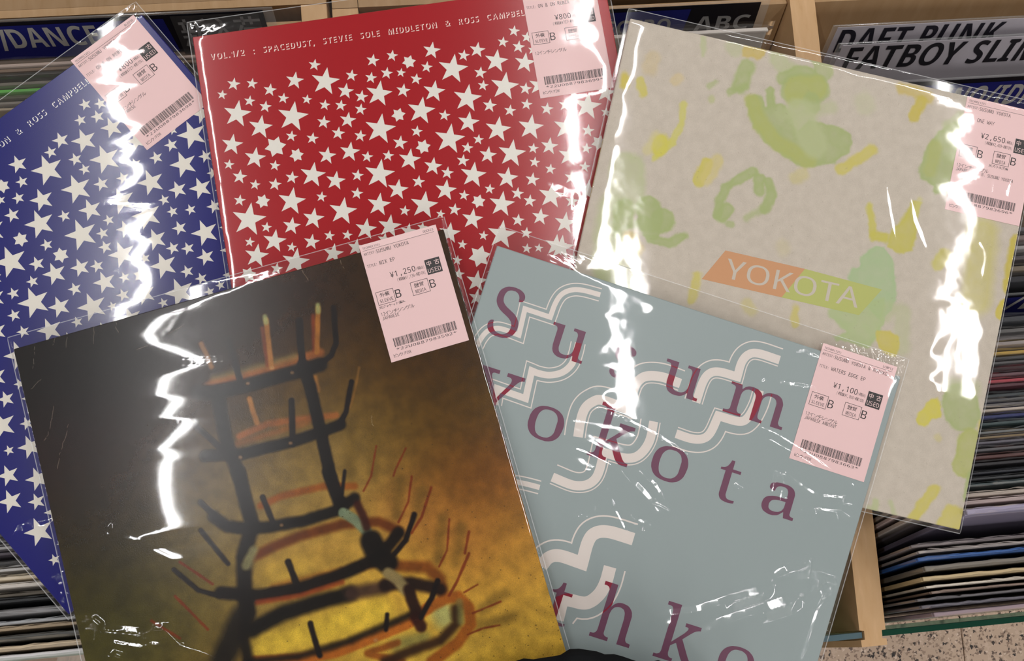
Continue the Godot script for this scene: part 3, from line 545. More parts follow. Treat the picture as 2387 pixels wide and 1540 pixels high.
func wood(tone: float) -> StandardMaterial3D:
	var k := "wood %.2f" % tone
	if not mats.has(k):
		var m := StandardMaterial3D.new()
		if not tex_cache.has("wood"):
			tex_cache["wood"] = ramp_texture(0.02, 5, [look(180, 148, 108), look(192, 160, 122), look(195, 164, 127), look(203, 172, 136)], 5)
		m.albedo_texture = tex_cache["wood"]
		m.albedo_color = Color(tone, tone * 0.97, tone * 0.93)
		m.roughness = 0.62
		m.metallic_specular = 0.35
		m.uv1_triplanar = true
		m.uv1_world_triplanar = true
		m.uv1_scale = Vector3(9, 2.2, 2.2)
		mats[k] = m
	return mats[k]

# ------------------------------------------------------------------ meshes
func box_mesh(size: Vector3, bevel: float, uv_top := false) -> ArrayMesh:
	# a box with chamfered edges; with uv_top a plan mapping over x and z
	var st := SurfaceTool.new()
	st.begin(Mesh.PRIMITIVE_TRIANGLES)
	var h := size * 0.5
	var b := minf(bevel, minf(h.x, minf(h.y, h.z)) * 0.9)
	var faces := []
	for ax in 3:
		for sg in [-1.0, 1.0]:
			var a1 := (ax + 1) % 3
			var a2 := (ax + 2) % 3
			var q := []
			for c in [[-1, -1], [1, -1], [1, 1], [-1, 1]]:
				var v := Vector3.ZERO
				v[ax] = sg * h[ax]
				v[a1] = c[0] * (h[a1] - b)
				v[a2] = c[1] * (h[a2] - b)
				q.append(v)
			faces.append(q)
	for ax in 3:   # edge chamfers along ax
		var a1 := (ax + 1) % 3
		var a2 := (ax + 2) % 3
		for s1 in [-1.0, 1.0]:
			for s2 in [-1.0, 1.0]:
				var q := []
				for c in [[-1, 0], [1, 0], [1, 1], [-1, 1]]:
					var v := Vector3.ZERO
					v[ax] = c[0] * (h[ax] - b)
					v[a1] = s1 * (h[a1] - (b if c[1] == 1 else 0.0))
					v[a2] = s2 * (h[a2] - (0.0 if c[1] == 1 else b))
					q.append(v)
				faces.append(q)
	for s1 in [-1.0, 1.0]:
		for s2 in [-1.0, 1.0]:
			for s3 in [-1.0, 1.0]:
				faces.append([Vector3(s1 * h.x, s2 * (h.y - b), s3 * (h.z - b)), Vector3(s1 * (h.x - b), s2 * h.y, s3 * (h.z - b)), Vector3(s1 * (h.x - b), s2 * (h.y - b), s3 * h.z)])
	for q in faces:
		var n: Vector3 = (q[1] - q[0]).cross(q[2] - q[0]).normalized()
		var mid := Vector3.ZERO
		for v in q:
			mid += v
		if n.dot(mid) < 0:
			q.reverse()
			n = -n
		for i in range(1, q.size() - 1):
			for v in [q[0], q[i + 1], q[i]]:
				st.set_normal(n)
				if uv_top:
					st.set_uv(Vector2(v.x / size.x + 0.5, v.z / size.z + 0.5))
				else:
					st.set_uv(Vector2(v.x + v.z, v.y + v.z))
				st.add_vertex(v)
	return st.commit()

func prism(plan: PackedVector2Array, y0: float, y1: float, lean := 0.0, from_z := 0.0) -> ArrayMesh:
	# an upright prism over a plan outline of (x, z)
	var st := SurfaceTool.new()
	st.begin(Mesh.PRIMITIVE_TRIANGLES)
	var area := 0.0
	for i in plan.size():
		area += plan[i].cross(plan[(i + 1) % plan.size()])
	var p := plan
	if area < 0:
		p = plan.duplicate()
		p.reverse()
	var tris := Geometry2D.triangulate_polygon(p)
	for k in range(0, tris.size(), 3):
		var a := p[tris[k]]
		var b := p[tris[k + 1]]
		var c := p[tris[k + 2]]
		if (b - a).cross(c - a) < 0:
			var s := b
			b = c
			c = s
		for v in [a, b, c]:
			st.set_normal(Vector3.UP)
			st.add_vertex(Vector3(v.x, y1, v.y))
		for v in [a, c, b]:
			st.set_normal(Vector3.DOWN)
			st.add_vertex(Vector3(v.x, y0, v.y))
	for i in p.size():
		var a := p[i]
		var b := p[(i + 1) % p.size()]
		var d := (b - a).normalized()
		var n := Vector3(d.y, 0, -d.x)
		var q := [Vector3(a.x, y0, a.y), Vector3(b.x, y0, b.y), Vector3(b.x, y1, b.y), Vector3(a.x, y1, a.y)]
		for v in [q[0], q[1], q[2], q[0], q[2], q[3]]:
			st.set_normal(n)
			st.add_vertex(v)
	var m := st.commit()
	if lean == 0.0:
		return m
	var arr := m.surface_get_arrays(0)   # the foot of everything in front of from_z stands further out
	var vs: PackedVector3Array = arr[Mesh.ARRAY_VERTEX]
	for i in vs.size():
		if vs[i].z > from_z:
			vs[i].z += lean * (y1 - vs[i].y)
	arr[Mesh.ARRAY_VERTEX] = vs
	var out := ArrayMesh.new()
	out.add_surface_from_arrays(Mesh.PRIMITIVE_TRIANGLES, arr)
	return out

func rect_plan(x0: float, z0: float, x1: float, z1: float) -> PackedVector2Array:
	return PackedVector2Array([Vector2(x0, z0), Vector2(x1, z0), Vector2(x1, z1), Vector2(x0, z1)])

class Ink:
	# flat print: triangles lying on the local plane y = lift, normal up
	var v := PackedVector3Array()
	var lift := 0.0
	var half := 157.5
	func _init(l: float, h := 157.5):
		lift = l
		half = h
	func at(p: Vector2) -> Vector3:
		return Vector3((p.x - half) / 1000.0, lift, (p.y - half) / 1000.0)
	func tri(a: Vector2, b: Vector2, c: Vector2):
		if (b - a).cross(c - a) < 0:
			var s := b
			b = c
			c = s
		v.append(at(a))
		v.append(at(b))
		v.append(at(c))
	func quad(a: Vector2, b: Vector2, c: Vector2, d: Vector2):
		tri(a, b, c)
		tri(a, c, d)
	func rect(x0: float, y0: float, x1: float, y1: float):
		quad(Vector2(x0, y0), Vector2(x1, y0), Vector2(x1, y1), Vector2(x0, y1))
	func line(a: Vector2, b: Vector2, w: float):
		var d := (b - a).normalized() * w * 0.5
		var n := Vector2(-d.y, d.x)
		quad(a - d - n, b + d - n, b + d + n, a - d + n)
	func frame(x0: float, y0: float, x1: float, y1: float, w: float):
		line(Vector2(x0, y0), Vector2(x1, y0), w)
		line(Vector2(x1, y0), Vector2(x1, y1), w)
		line(Vector2(x1, y1), Vector2(x0, y1), w)
		line(Vector2(x0, y1), Vector2(x0, y0), w)
	func mesh() -> ArrayMesh:
		var n := PackedVector3Array()
		n.resize(v.size())
		n.fill(Vector3.UP)
		var a := []
		a.resize(Mesh.ARRAY_MAX)
		a[Mesh.ARRAY_VERTEX] = v
		a[Mesh.ARRAY_NORMAL] = n
		var m := ArrayMesh.new()
		m.add_surface_from_arrays(Mesh.PRIMITIVE_TRIANGLES, a)
		return m

func font(which: String) -> SystemFont:
	if not fonts.has(which):
		var f := SystemFont.new()
		var parts := which.split("|")
		f.font_names = PackedStringArray([parts[0]])
		if parts.size() > 1:
			f.font_weight = 700
		fonts[which] = f
	return fonts[which]

func raw_text(txt: String, which: String) -> Array:
	var t := TextMesh.new()
	t.text = txt
	t.font = font(which)
	t.font_size = 64
	t.pixel_size = 0.01
	t.depth = 0.0
	t.curve_step = 0.7
	var a := t.get_mesh_arrays()
	var v: PackedVector3Array = a[Mesh.ARRAY_VERTEX]
	var idx = a[Mesh.ARRAY_INDEX]
	var out := PackedVector2Array()
	if idx != null and idx.size() > 0:
		for i in idx:
			out.append(Vector2(v[i].x, v[i].y))
	else:
		for p in v:
			out.append(Vector2(p.x, p.y))
	return [out]

func bounds(p: PackedVector2Array) -> Rect2:
	var lo := Vector2(1e9, 1e9)
	var hi := -lo
	for q in p:
		lo = lo.min(q)
		hi = hi.max(q)
	return Rect2(lo, hi - lo)

func type(ink: Ink, txt: String, which: String, x: float, base: float, h: float, w := 0.0, ref := "H", squeeze := 1.0) -> float:
	# lettering with its baseline at base and height h for the letter ref; w squeezes it to that width
	var p: PackedVector2Array = raw_text(txt, which)[0]
	if p.is_empty():
		return x
	if not caps.has(which + ref):
		caps[which + ref] = bounds(raw_text(ref, which)[0])
	if not caps.has(which + "H"):
		caps[which + "H"] = bounds(raw_text("H", which)[0])
	var c: Rect2 = caps[which + ref]
	var zero: float = caps[which + "H"].position.y
	var b := bounds(p)
	var sy := h / c.size.y
	var sx := w / b.size.x if w > 0.0 else sy * squeeze
	for i in range(0, p.size(), 3):
		var q := []
		for k in 3:
			q.append(Vector2(x + (p[i + k].x - b.position.x) * sx, base - (p[i + k].y - zero) * sy))
		ink.tri(q[0], q[1], q[2])
	return x + b.size.x * sx

func brush(ink: Ink, glyph: String, x: float, y: float, w: float, h: float, pen: float):
	# one Japanese character, drawn from strokes on a ten by ten grid; (x, y) is its top left corner
	for s in GLYPHS[glyph].split(" "):
		var last := Vector2.ZERO
		for i in range(0, s.length(), 2):
			var p := Vector2(x + (int(s[i]) + 0.5) / 10.0 * w, y + (int(s[i + 1]) + 0.5) / 10.0 * h)
			if i > 0:
				ink.line(last, p, pen)
			last = p

func brush_line(ink: Ink, txt: String, x: float, y: float, w: float, h: float, pen: float):
	# a row of characters over the width w; plain letters and figures are set in type between them
	var units := 0.0
	for ch in txt:
		units += 1.0 if GLYPHS.has(ch) else 0.5
	var u := w / units
	for ch in txt:
		if GLYPHS.has(ch):
			brush(ink, ch, x, y, u * 0.96, h, pen)
			x += u
		else:
			if ch != " ":
				type(ink, ch, "Droid Sans Mono", x + u * 0.08, y + h * 0.95, h * 0.9, u * (0.18 if ch in "1.,+()" else 0.36), "H")
			x += u * 0.5

# ------------------------------------------------------------------ the room
func room():
	var cfl := look(150, 130, 110)
	struct("ceiling", box_mesh(Vector3(7.2, 0.1, 7.2), 0.0), flat(Color8(120, 119, 118), 0.9), Vector3(0, CEILING_Y + 0.05, -0.5))
	var wm := flat(Color8(130, 127, 122), 0.85)
	struct("wall_left", box_mesh(Vector3(0.1, 2.86, 7.2), 0.0), wm, Vector3(-3.65, 0.48, -0.5))
	struct("wall_right", box_mesh(Vector3(0.1, 2.86, 7.2), 0.0), wm, Vector3(3.65, 0.48, -0.5))
	struct("wall_back", box_mesh(Vector3(7.2, 2.86, 0.1), 0.0), wm, Vector3(0, 0.48, -4.15))
	struct("wall_front", box_mesh(Vector3(7.2, 2.86, 0.1), 0.0), flat(Color8(214, 210, 204), 0.85), Vector3(0, 0.48, 3.15))
	var fl = struct("floor", box_mesh(Vector3(7.2, 0.1, 7.2), 0.0), flat(Color8(70, 62, 54), 0.8), Vector3(0, FLOOR_Y - 0.056, -0.5))
	var m := StandardMaterial3D.new()
	m.albedo_texture = granite()
	m.roughness = 0.42
	m.metallic_specular = 0.4
	m.uv1_triplanar = true
	m.uv1_world_triplanar = true
	m.uv1_scale = Vector3(2.4, 2.4, 2.4)
	var tile := box_mesh(Vector3(0.598, 0.012, 0.598), 0.0012)
	for i in range(-6, 6):
		for k in range(-6, 6):
			put("floor_tile", tile, m, fl, Vector3(0.868 + 0.6 * i + 0.3, 0.056 - 0.006 + 0.0, 0.5 + 0.6 * k + 0.26))

func granite() -> ImageTexture:
	var n := 512
	var r := RandomNumberGenerator.new()
	r.seed = 77
	var base := look(182, 158, 138)
	var img := Image.create(n, n, false, Image.FORMAT_RGB8)
	img.fill(base)
	var kinds := [[look(150, 128, 110), 1500, 4.5], [look(190, 168, 148), 1500, 4.5], [look(134, 112, 96), 900, 4.0], [look(205, 186, 168), 500, 3.2], [look(96, 80, 70), 520, 4.2], [look(62, 52, 47), 420, 4.2], [look(44, 38, 36), 160, 4.6]]
	for kd in kinds:
		for q in kd[1]:
			var c := Vector2(r.randf() * n, r.randf() * n)
			var rad: float = kd[2] * r.randf_range(0.45, 1.25)
			var st := r.randf_range(0.5, 1.0)
			var an := r.randf() * PI
			var wob := r.randf() * TAU
			var R := int(ceil(rad * 1.4))
			for y in range(-R, R + 1):
				for x in range(-R, R + 1):
					var d := Vector2(x, y).rotated(an)
					d.y /= st
					var ang := d.angle()
					if d.length() < rad * (0.8 + 0.22 * sin(3.0 * ang + wob) + 0.14 * sin(5.0 * ang - wob)):
						img.set_pixel(posmod(int(c.x) + x, n), posmod(int(c.y) + y, n), kd[0])
	return ImageTexture.create_from_image(img)

# ------------------------------------------------------------------ the racks
func racks():
	var y0 := RACK_TOP - 0.30
	var light := wood(1.0)
	var dull := wood(0.86)
	var dark := wood(0.62)
	var shelf := wood(0.74)
	var glass := StandardMaterial3D.new()
	glass.albedo_color = Color(0.75, 0.92, 0.86, 0.1)
	glass.refraction_enabled = true
	glass.refraction_scale = 0.05
	glass.roughness = 0.03
	var edge := flat(look(22, 62, 48), 0.16, 0.5)
	var cool := flat(look(84, 104, 110), 0.16, 0.5)
	# the left rack ends at the post beside the gap
	var l = thing("record_rack", "light wooden record rack on the left, below the blue starred sleeve", "rack", Vector3(-0.34, FLOOR_Y, 0.0))
	put("side_panel", shifted(rect_plan(-0.150, -0.2885, -0.129, 0.272), y0, RACK_TOP, l, 0.325), light, l)
	put("side_panel", shifted(rect_plan(-0.552, -0.2885, -0.531, 0.272), y0, RACK_TOP, l, 0.325), light, l)
	put("back_rail", shifted(rect_plan(-0.552, -0.2955, -0.1292, -0.2891), y0, RACK_TOP, l), dull, l)
	put("rear_shelf", shifted(rect_plan(-0.552, -0.72, -0.129, -0.2962), RACK_TOP - 0.02, RACK_TOP - 0.001, l), shelf, l)
	put("bottom_panel", shifted(rect_plan(-0.5305, -0.288, -0.1505, 0.335), y0, y0 + 0.018, l), dark, l)
	put("base_cabinet", shifted(rect_plan(-0.552, -0.72, -0.129, 0.12), FLOOR_Y + 0.0, y0 - 0.001, l), dark, l)
	back_panel(l, -0.5305, -0.1505, dull)
	front_pane(l, -0.534, -0.1465, glass, edge)
	# the right rack: an end post beside the gap, a divider, and a far end outside the frame
	var r = thing("record_rack", "light wooden record rack with notched divider and glass fronts on the right", "rack", Vector3(0.28, FLOOR_Y, 0.0))
	put("side_panel", shifted(rect_plan(-0.1245, -0.2836, -0.1033, 0.272), y0, RACK_TOP, r, 0.325), light, r)
	put("rear_post", shifted(rect_plan(-0.1245, -0.34, -0.1033, -0.2842), y0, RACK_TOP, r), dull, r)
	var plan := PackedVector2Array([Vector2(0.2660, -0.2836), Vector2(0.2880, -0.2836), Vector2(0.2880, 0.2600), Vector2(0.2848, 0.2603), Vector2(0.2846, 0.2667), Vector2(0.2880, 0.2671), Vector2(0.2881, 0.2722), Vector2(0.2668, 0.2722), Vector2(0.2666, 0.2667), Vector2(0.2699, 0.2665), Vector2(0.2701, 0.2595), Vector2(0.2662, 0.2588)])
	put("divider_panel", shifted(plan, y0, RACK_TOP, r, 0.325), light, r)
	put("side_panel", shifted(rect_plan(0.668, -0.2836, 0.690, 0.272), y0, RACK_TOP, r, 0.325), light, r)
	put("back_rail", shifted(rect_plan(-0.1028, -0.2915, 0.690, -0.2842), y0, RACK_TOP, r), dull, r)
	put("rear_shelf", shifted(rect_plan(-0.1028, -0.72, 0.690, -0.2922), RACK_TOP - 0.02, RACK_TOP - 0.001, r), shelf, r)
	put("bottom_panel", shifted(rect_plan(-0.1028, -0.283, 0.2655, 0.335), y0, y0 + 0.018, r), dark, r)
	put("bottom_panel", shifted(rect_plan(0.2885, -0.283, 0.6675, 0.335), y0, y0 + 0.018, r), dark, r)
	put("base_cabinet", shifted(rect_plan(-0.1245, -0.72, 0.690, 0.12), FLOOR_Y, y0 - 0.001, r), dark, r)
	back_panel(r, -0.1028, 0.2655, dull)
	back_panel(r, 0.2885, 0.6675, dull)
	front_pane(r, -0.107, 0.2690, glass, cool)
	front_pane(r, 0.2850, 0.6675, glass, edge)
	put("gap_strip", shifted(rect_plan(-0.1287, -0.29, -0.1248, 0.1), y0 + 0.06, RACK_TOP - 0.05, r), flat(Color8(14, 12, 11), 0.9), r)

func shifted(plan: PackedVector2Array, y0: float, y1: float, o: Node3D, lean := 0.0) -> ArrayMesh:
	var p := PackedVector2Array()
	for v in plan:
		p.append(v - Vector2(o.position.x, o.position.z))
	return prism(p, y0 - o.position.y, y1 - o.position.y, lean, 0.2 - o.position.z)

func back_panel(o: Node3D, x0: float, x1: float, mat: Material):
	# the sloping board that the rearmost cards and records lean on
	var m := box_mesh(Vector3(x1 - x0, 0.268, 0.008), 0.001)
	var p = put("back_panel", m, mat, o)
	var top := Vector3((x0 + x1) * 0.5, RACK_TOP, -0.2775)
	p.transform = Transform3D(Basis(Vector3.RIGHT, BACK, Vector3.RIGHT.cross(BACK)), top - BACK * 0.139 - o.position)

func front_pane(o: Node3D, x0: float, x1: float, glass: Material, edge: Material):
	var y1 := RACK_TOP - 0.002
	var g = put("front_glass", shifted(rect_plan(x0, 0.2613, x1, 0.2657), y1 - 0.17, y1 - 0.0012, o, 0.325), glass, o)
	put("glass_edge", shifted(rect_plan(x0, 0.2612, x1, 0.2658), y1 - 0.001, y1, o), edge, g)

# ------------------------------------------------------------------ records standing in the racks
func leaning(k: float) -> Basis:
	# local y runs up the record, local z out of its front; k is the run of the lean over its rise
	var up := Vector3(0, 1, -k).normalized()
	return Basis(Vector3.RIGHT, up, Vector3.RIGHT.cross(up))

func bag(w: float, h: float, t: float, flap: float, s: int) -> ArrayMesh:
	# the clear bag round a standing record: two films joined at the sides, with a crumpled flap above the sleeve
	var nz := noise(60.0, s, 2)
	var ys := [flap, flap * 0.5, 0.0004, -0.012, -h * 0.5, -h - 0.003]
	var nx := 36
	var st := SurfaceTool.new()
	st.begin(Mesh.PRIMITIVE_TRIANGLES)
	for side in [1.0, -1.0]:
		var grid := []
		for i in ys.size():
			var row := PackedVector3Array()
			for k in nx + 1:
				var x := w * k / nx
				var e: int = mini(k, nx - k)
				var puff: float = t * 0.5 * side * (1.0 if e > 0 else 0.0)
				if i < 2:
					puff *= 0.5
				var wv: float = (0.0010 if i < 2 else 0.0) * nz.get_noise_2d(x, i * 0.013)
				row.append(Vector3(x, ys[i] + (0.0008 * nz.get_noise_2d(x, 9.0) if i == 0 else 0.0), puff + wv))
			grid.append(row)
		for i in grid.size() - 1:
			for k in nx:
				var A: Vector3 = grid[i][k]
				var B: Vector3 = grid[i][k + 1]
				var C: Vector3 = grid[i + 1][k + 1]
				var D: Vector3 = grid[i + 1][k]
				for v in ([A, B, C, A, C, D] if side > 0 else [A, C, B, A, D, C]):
					st.set_smooth_group(0)
					st.add_vertex(v)
	st.generate_normals()
	return st.commit()

func rack_record(called_for: String, at: Vector3, w: float, t: float, k: float, col: Color, shade: float, group: String, s: int, flap := 0.008):
	var o = thing("record", called_for, "record", at, group)
	o.basis = leaning(k)
	var h := 0.312
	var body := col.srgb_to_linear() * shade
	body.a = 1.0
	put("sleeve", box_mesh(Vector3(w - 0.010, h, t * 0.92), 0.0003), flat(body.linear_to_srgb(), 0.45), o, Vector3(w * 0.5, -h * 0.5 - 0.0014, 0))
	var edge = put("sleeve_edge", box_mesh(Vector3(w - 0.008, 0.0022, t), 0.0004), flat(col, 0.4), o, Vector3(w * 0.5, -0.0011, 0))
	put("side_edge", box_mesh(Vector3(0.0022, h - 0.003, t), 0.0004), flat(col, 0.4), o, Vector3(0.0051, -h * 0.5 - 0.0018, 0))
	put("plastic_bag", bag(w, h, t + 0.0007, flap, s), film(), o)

func rack_records():
	var k := 0
	for row in RACK_ROWS:
		# rack | top edge z | x of the left end | thickness | colour | slid up by | label     (tenths of a millimetre)
		var f: PackedStringArray = row.split("|")
		var z := float(f[1]) / 10000.0
		var c := f[4].split(",")
		var run := 0.137
		if z > 0.1:
			run = 0.137 - 0.29 * (z - 0.1)
		var kk := run / 0.28
		var up := Vector3(0, 1, -kk).normalized()
		var at := Vector3(float(f[2]) / 10000.0, -0.029 if f[0] == "right" else -0.038, z) + up * float(f[5]) / 10000.0
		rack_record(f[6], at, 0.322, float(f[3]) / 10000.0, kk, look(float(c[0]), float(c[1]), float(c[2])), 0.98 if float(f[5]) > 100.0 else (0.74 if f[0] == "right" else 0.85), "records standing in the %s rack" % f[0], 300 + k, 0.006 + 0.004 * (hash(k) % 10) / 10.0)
		k += 1

# ------------------------------------------------------------------ printed divider cards
func card(called_for: String, group: String, top: Vector3, x0: float, x1: float, header: float, bg: Color) -> Node3D:
	# a divider card: a clear board as tall as a record with a printed header; local x along it, local z down its face
	var o = thing("divider_card", called_for, "divider card", top, group)
	o.basis = Basis(Vector3.RIGHT, Vector3.RIGHT.cross(BACK) * 1.0, -BACK)
	var board := box_mesh(Vector3(x1 - x0, 0.0016, 0.27), 0.0004)
	put("board", board, pane(), o, Vector3((x0 + x1) * 0.5, -0.0008, 0.135))
	if header > 0.0:
		put("header_panel", box_mesh(Vector3(x1 - x0 - 0.012, 0.0004, header), 0.0001), flat(bg, 0.3), o, Vector3((x0 + x1) * 0.5 - 0.002, 0.0003, header * 0.5 + 0.0015))
	return o

func pane() -> StandardMaterial3D:
	if not mats.has("pane"):
		var m := StandardMaterial3D.new()
		m.transparency = BaseMaterial3D.TRANSPARENCY_ALPHA
		m.albedo_color = Color(0.92, 0.93, 0.92, 0.1)
		m.roughness = 0.12
		m.metallic_specular = 0.5
		mats["pane"] = m
	return mats["pane"]

func print_on(o: Node3D, called: String, ink: Ink, col: Color, rough := 0.4) -> MeshInstance3D:
	return put(called, ink.mesh(), flat(col, rough), o)

func cards():
	var blue := look(22, 26, 92)
	var black := look(14, 13, 20)
	var grey := look(150, 146, 140)
	var g := "divider cards standing in the racks"
	# left rack
	var o = card("black divider card with a blue panel lettered DANCE in the left rack", g, Vector3(-0.3821, -0.05, -0.279), -0.125, 0.212, 0.036, black)
	var ink := Ink.new(0.0007, 0.0)
	ink.quad(Vector2(-116, 5), Vector2(124, 5), Vector2(127, 36.5), Vector2(-116, 36.5))
	print_on(o, "blue_panel", ink, blue, 0.3)
	ink = Ink.new(0.0009, 0.0)
	type(ink, "/", "Droid Sans|b", -11, 28, 20, 9)
	print_on(o, "lettering", ink, grey)
	ink = Ink.new(0.0009, 0.0)
	type(ink, "DANCE", "Droid Sans|b", -1.5, 26, 18.2, 70)
	print_on(o, "lettering", ink, grey)
	ink = Ink.new(0.0008, 0.0)
	ink.quad(Vector2(130, 3), Vector2(199.8, 3), Vector2(199.8, 40), Vector2(130, 40))
	print_on(o, "grey_panel", ink, look(46, 44, 44), 0.3)
	ink = Ink.new(0.00095, 0.0)
	for i in 3:
		brush(ink, ["新", "入", "荷"][i], 134.5 + 22 * i, 6.2, 21, 26, 2.5)
	print_on(o, "lettering", ink, look(112, 110, 108))
	# middle bay
	o = card("black divider card lettered ELECTRO ABC behind the yellow floral sleeve", g, Vector3(0.1049, -0.05, -0.2655), -0.19, 0.1375, 0.034, black)
	ink = Ink.new(0.0007, 0.0)
	ink.quad(Vector2(-180, 5), Vector2(70, 5), Vector2(66, 34), Vector2(-180, 34))
	print_on(o, "blue_panel", ink, blue, 0.3)
	ink = Ink.new(0.0009, 0.0)
	type(ink, "ELECTRO", "Droid Sans|b", -22, 27.5, 14.5, 77)
	print_on(o, "lettering", ink, look(128, 126, 124))
	ink = Ink.new(0.0009, 0.0)
	type(ink, "ABC", "Droid Sans|b", 76, 27.5, 14.5, 48)
	print_on(o, "lettering", ink, look(128, 126, 124))
	# right bay
	var white := look(168, 162, 168)
	o = card("rear one of two white divider cards with black capitals in the right rack", g, Vector3(0.2938, -0.05, -0.240), 0.0, 0.33, 0.04, white)
	ink = Ink.new(0.0009, 0.0)
	type(ink, "DAFT PUNK", "Droid Sans|b", 9, 27, 23, 146)
	print_on(o, "lettering", ink, look(22, 20, 30))
	o = card("front one of two white divider cards with black capitals in the right rack", g, Vector3(0.2964, -0.05, -0.2242), 0.0, 0.33, 0.045, white)
	ink = Ink.new(0.0009, 0.0)
	type(ink, "FATBOY SLIM", "Droid Sans|b", 12, 27.5, 23.5, 176)
	print_on(o, "lettering", ink, look(22, 20, 26))
	o = card("black and blue divider card lettered TECHNO/IDM beside the yellow sleeve", g, Vector3(0.335, -0.06, -0.1929), -0.03, 0.30, 0.044, black)
	ink = Ink.new(0.0007, 0.0)
	ink.rect(-24, 6, 285, 44)
	print_on(o, "blue_panel", ink, blue, 0.3)
	ink = Ink.new(0.0009, 0.0)
	type(ink, "TECHNO/IDM", "Droid Sans|b", 17, 33, 23, 140)
	print_on(o, "lettering", ink, grey)
	o = card("blue divider card among records at the right edge, its lettering half hidden", g, Vector3(0.3938, -0.030, -0.0016), -0.085, 0.24, 0.037, black)
	ink = Ink.new(0.0007, 0.0)
	ink.rect(-78, 4, 232, 37)
	print_on(o, "blue_panel", ink, look(26, 28, 80), 0.3)
	ink = Ink.new(0.0009, 0.0)
	type(ink, "/D", "Droid Sans|b", 14, 23, 19, 30)
	print_on(o, "lettering", ink, grey)
	# a white-backed record behind the yellow sleeve
	rack_record("white-topped bagged record in front of the ELECTRO ABC card", Vector3(-0.0855, -0.04, -0.236), 0.322, 0.004, 0.489, look(206, 198, 190), 0.8, "", 41, 0.007)

# ------------------------------------------------------------------ the five sleeves
func sleeves():
	var o
	var ink: Ink
	# blue
	o = sleeve("blue starred record sleeve in a clear bag, lowest of the fan at left", "blue", 0.0032, flat(look(22, 24, 104), 0.2, 0.5))
	stars(o, look(214, 208, 196))
	title(o, look(225, 222, 215), look(22, 24, 104), 0.2)
	price_label(o, 251.9, -2.3, 0.0, {"artist": "SUSUMU YOKOTA", "title": "ON & ON REMIX", "price": "¥800", "tax": "(税抜¥727+税10%)", "jp": "12インチシングル", "jp2": "JAPANESE", "code": "*22U0887983698*", "dock": "8LEP30"})
	bag_film(o, "blue", 0.0032, 11)
	# red
	o = sleeve("red starred record sleeve in a clear bag, at the top middle of the fan", "red", 0.0032, flat(look(158, 26, 33), 0.2, 0.5))
	stars(o, look(218, 213, 203))
	title(o, look(244, 214, 204), look(158, 26, 33), 0.2)
	price_label(o, 249.9, -2.3, 0.0, {"artist": "SUSUMU YOKOTA", "title": "ON & ON REMIX", "price": "¥800", "tax": "(税抜¥727+税10%)", "jp": "12インチシングル", "jp2": "", "code": "*22U0887983699*", "dock": "8LEP30"})
	bag_film(o, "red", 0.0032, 12)
	# yellow
	var ym := StandardMaterial3D.new()
	ym.albedo_texture = flower_print()
	ym.roughness = 0.75
	ym.metallic_specular = 0.35
	o = sleeve("thick cream record sleeve painted with green and yellow petals, at right", "yellow", 0.0065, ym)
	var paper := look(190, 180, 166)
	ink = Ink.new(0.00005)
	ink.quad(Vector2(104.8, 153.6), Vector2(165.6, 153.8), Vector2(152.9, 178.5), Vector2(92.0, 178.4))
	print_on(o, "orange_block", ink, look(194, 144, 104), 0.75)
	ink = Ink.new(0.00005)
	ink.quad(Vector2(165.6, 153.8), Vector2(225.0, 156.0), Vector2(212.0, 178.6), Vector2(152.9, 178.5))
	print_on(o, "green_block", ink, look(174, 178, 104), 0.75)
	ink = Ink.new(0.0001)
	type(ink, "YOKOTA", "Droid Sans", 107.8, 173.6, 14.6, 102.0)
	print_on(o, "lettering", ink, paper, 0.75)
	price_label(o, 258.9, -1.6, 0.0, {"artist": "SUSUMU YOKOTA", "title": "ONE WAY", "price": "¥2,650", "tax": "(税抜¥2,409+税10%)", "jp": "12インチシングル", "jp2": "JAPANESE  K. B. SUSUMU YOKOTA", "code": "*22U0887983696*", "dock": "", "note": "※スリキズ有", "note_x": 26.0})
	bag_film(o, "yellow", 0.0065, 13)
	# brown
	var bm := StandardMaterial3D.new()
	bm.albedo_texture = rack_print()
	bm.roughness = 0.23
	bm.metallic_specular = 0.5
	bm.normal_enabled = true
	var nt := NoiseTexture2D.new()
	nt.width = 1024
	nt.height = 1024
	nt.seamless = true
	nt.as_normal_map = true
	nt.bump_strength = 3.0
	nt.noise = noise(0.75, 9, 1)
	bm.normal_texture = nt
	bm.normal_scale = 0.05
	o = sleeve("dark brown record sleeve printed with a tiered metal rack, at lower left", "brown", 0.0027, bm)
	price_label(o, 252.3, -4.0, 0.0, {"artist": "SUSUMU YOKOTA", "title": "MIX EP", "price": "¥1,250", "tax": "(税抜¥1,136+税10%)", "jp": "12インチシングル", "jp2": "JAPANESE", "code": "*22U0887983592*", "dock": "DOCK23", "note": "※ジャケット傷み", "note_x": 2.1})
	bag_film(o, "brown", 0.0027, 14)
	# grey
	o = sleeve("blue-grey record sleeve with purple serif lettering, lower right of the fan", "grey", 0.0025, flat(look(144, 155, 154), 0.42, 0.5))
	grey_print(o)
	price_label(o, 251.2, -4.4, 0.0, {"artist": "SUSUMU YOKOTA & ROTHKO", "title": "WATERS EDGE EP", "price": "¥1,100", "tax": "(税抜¥1,000+税10%)", "jp": "12インチシングル", "jp2": "JAPANESE AMBIENT", "code": "*22U0887983663*", "dock": "LCMP12"})
	bag_film(o, "grey", 0.0025, 15)

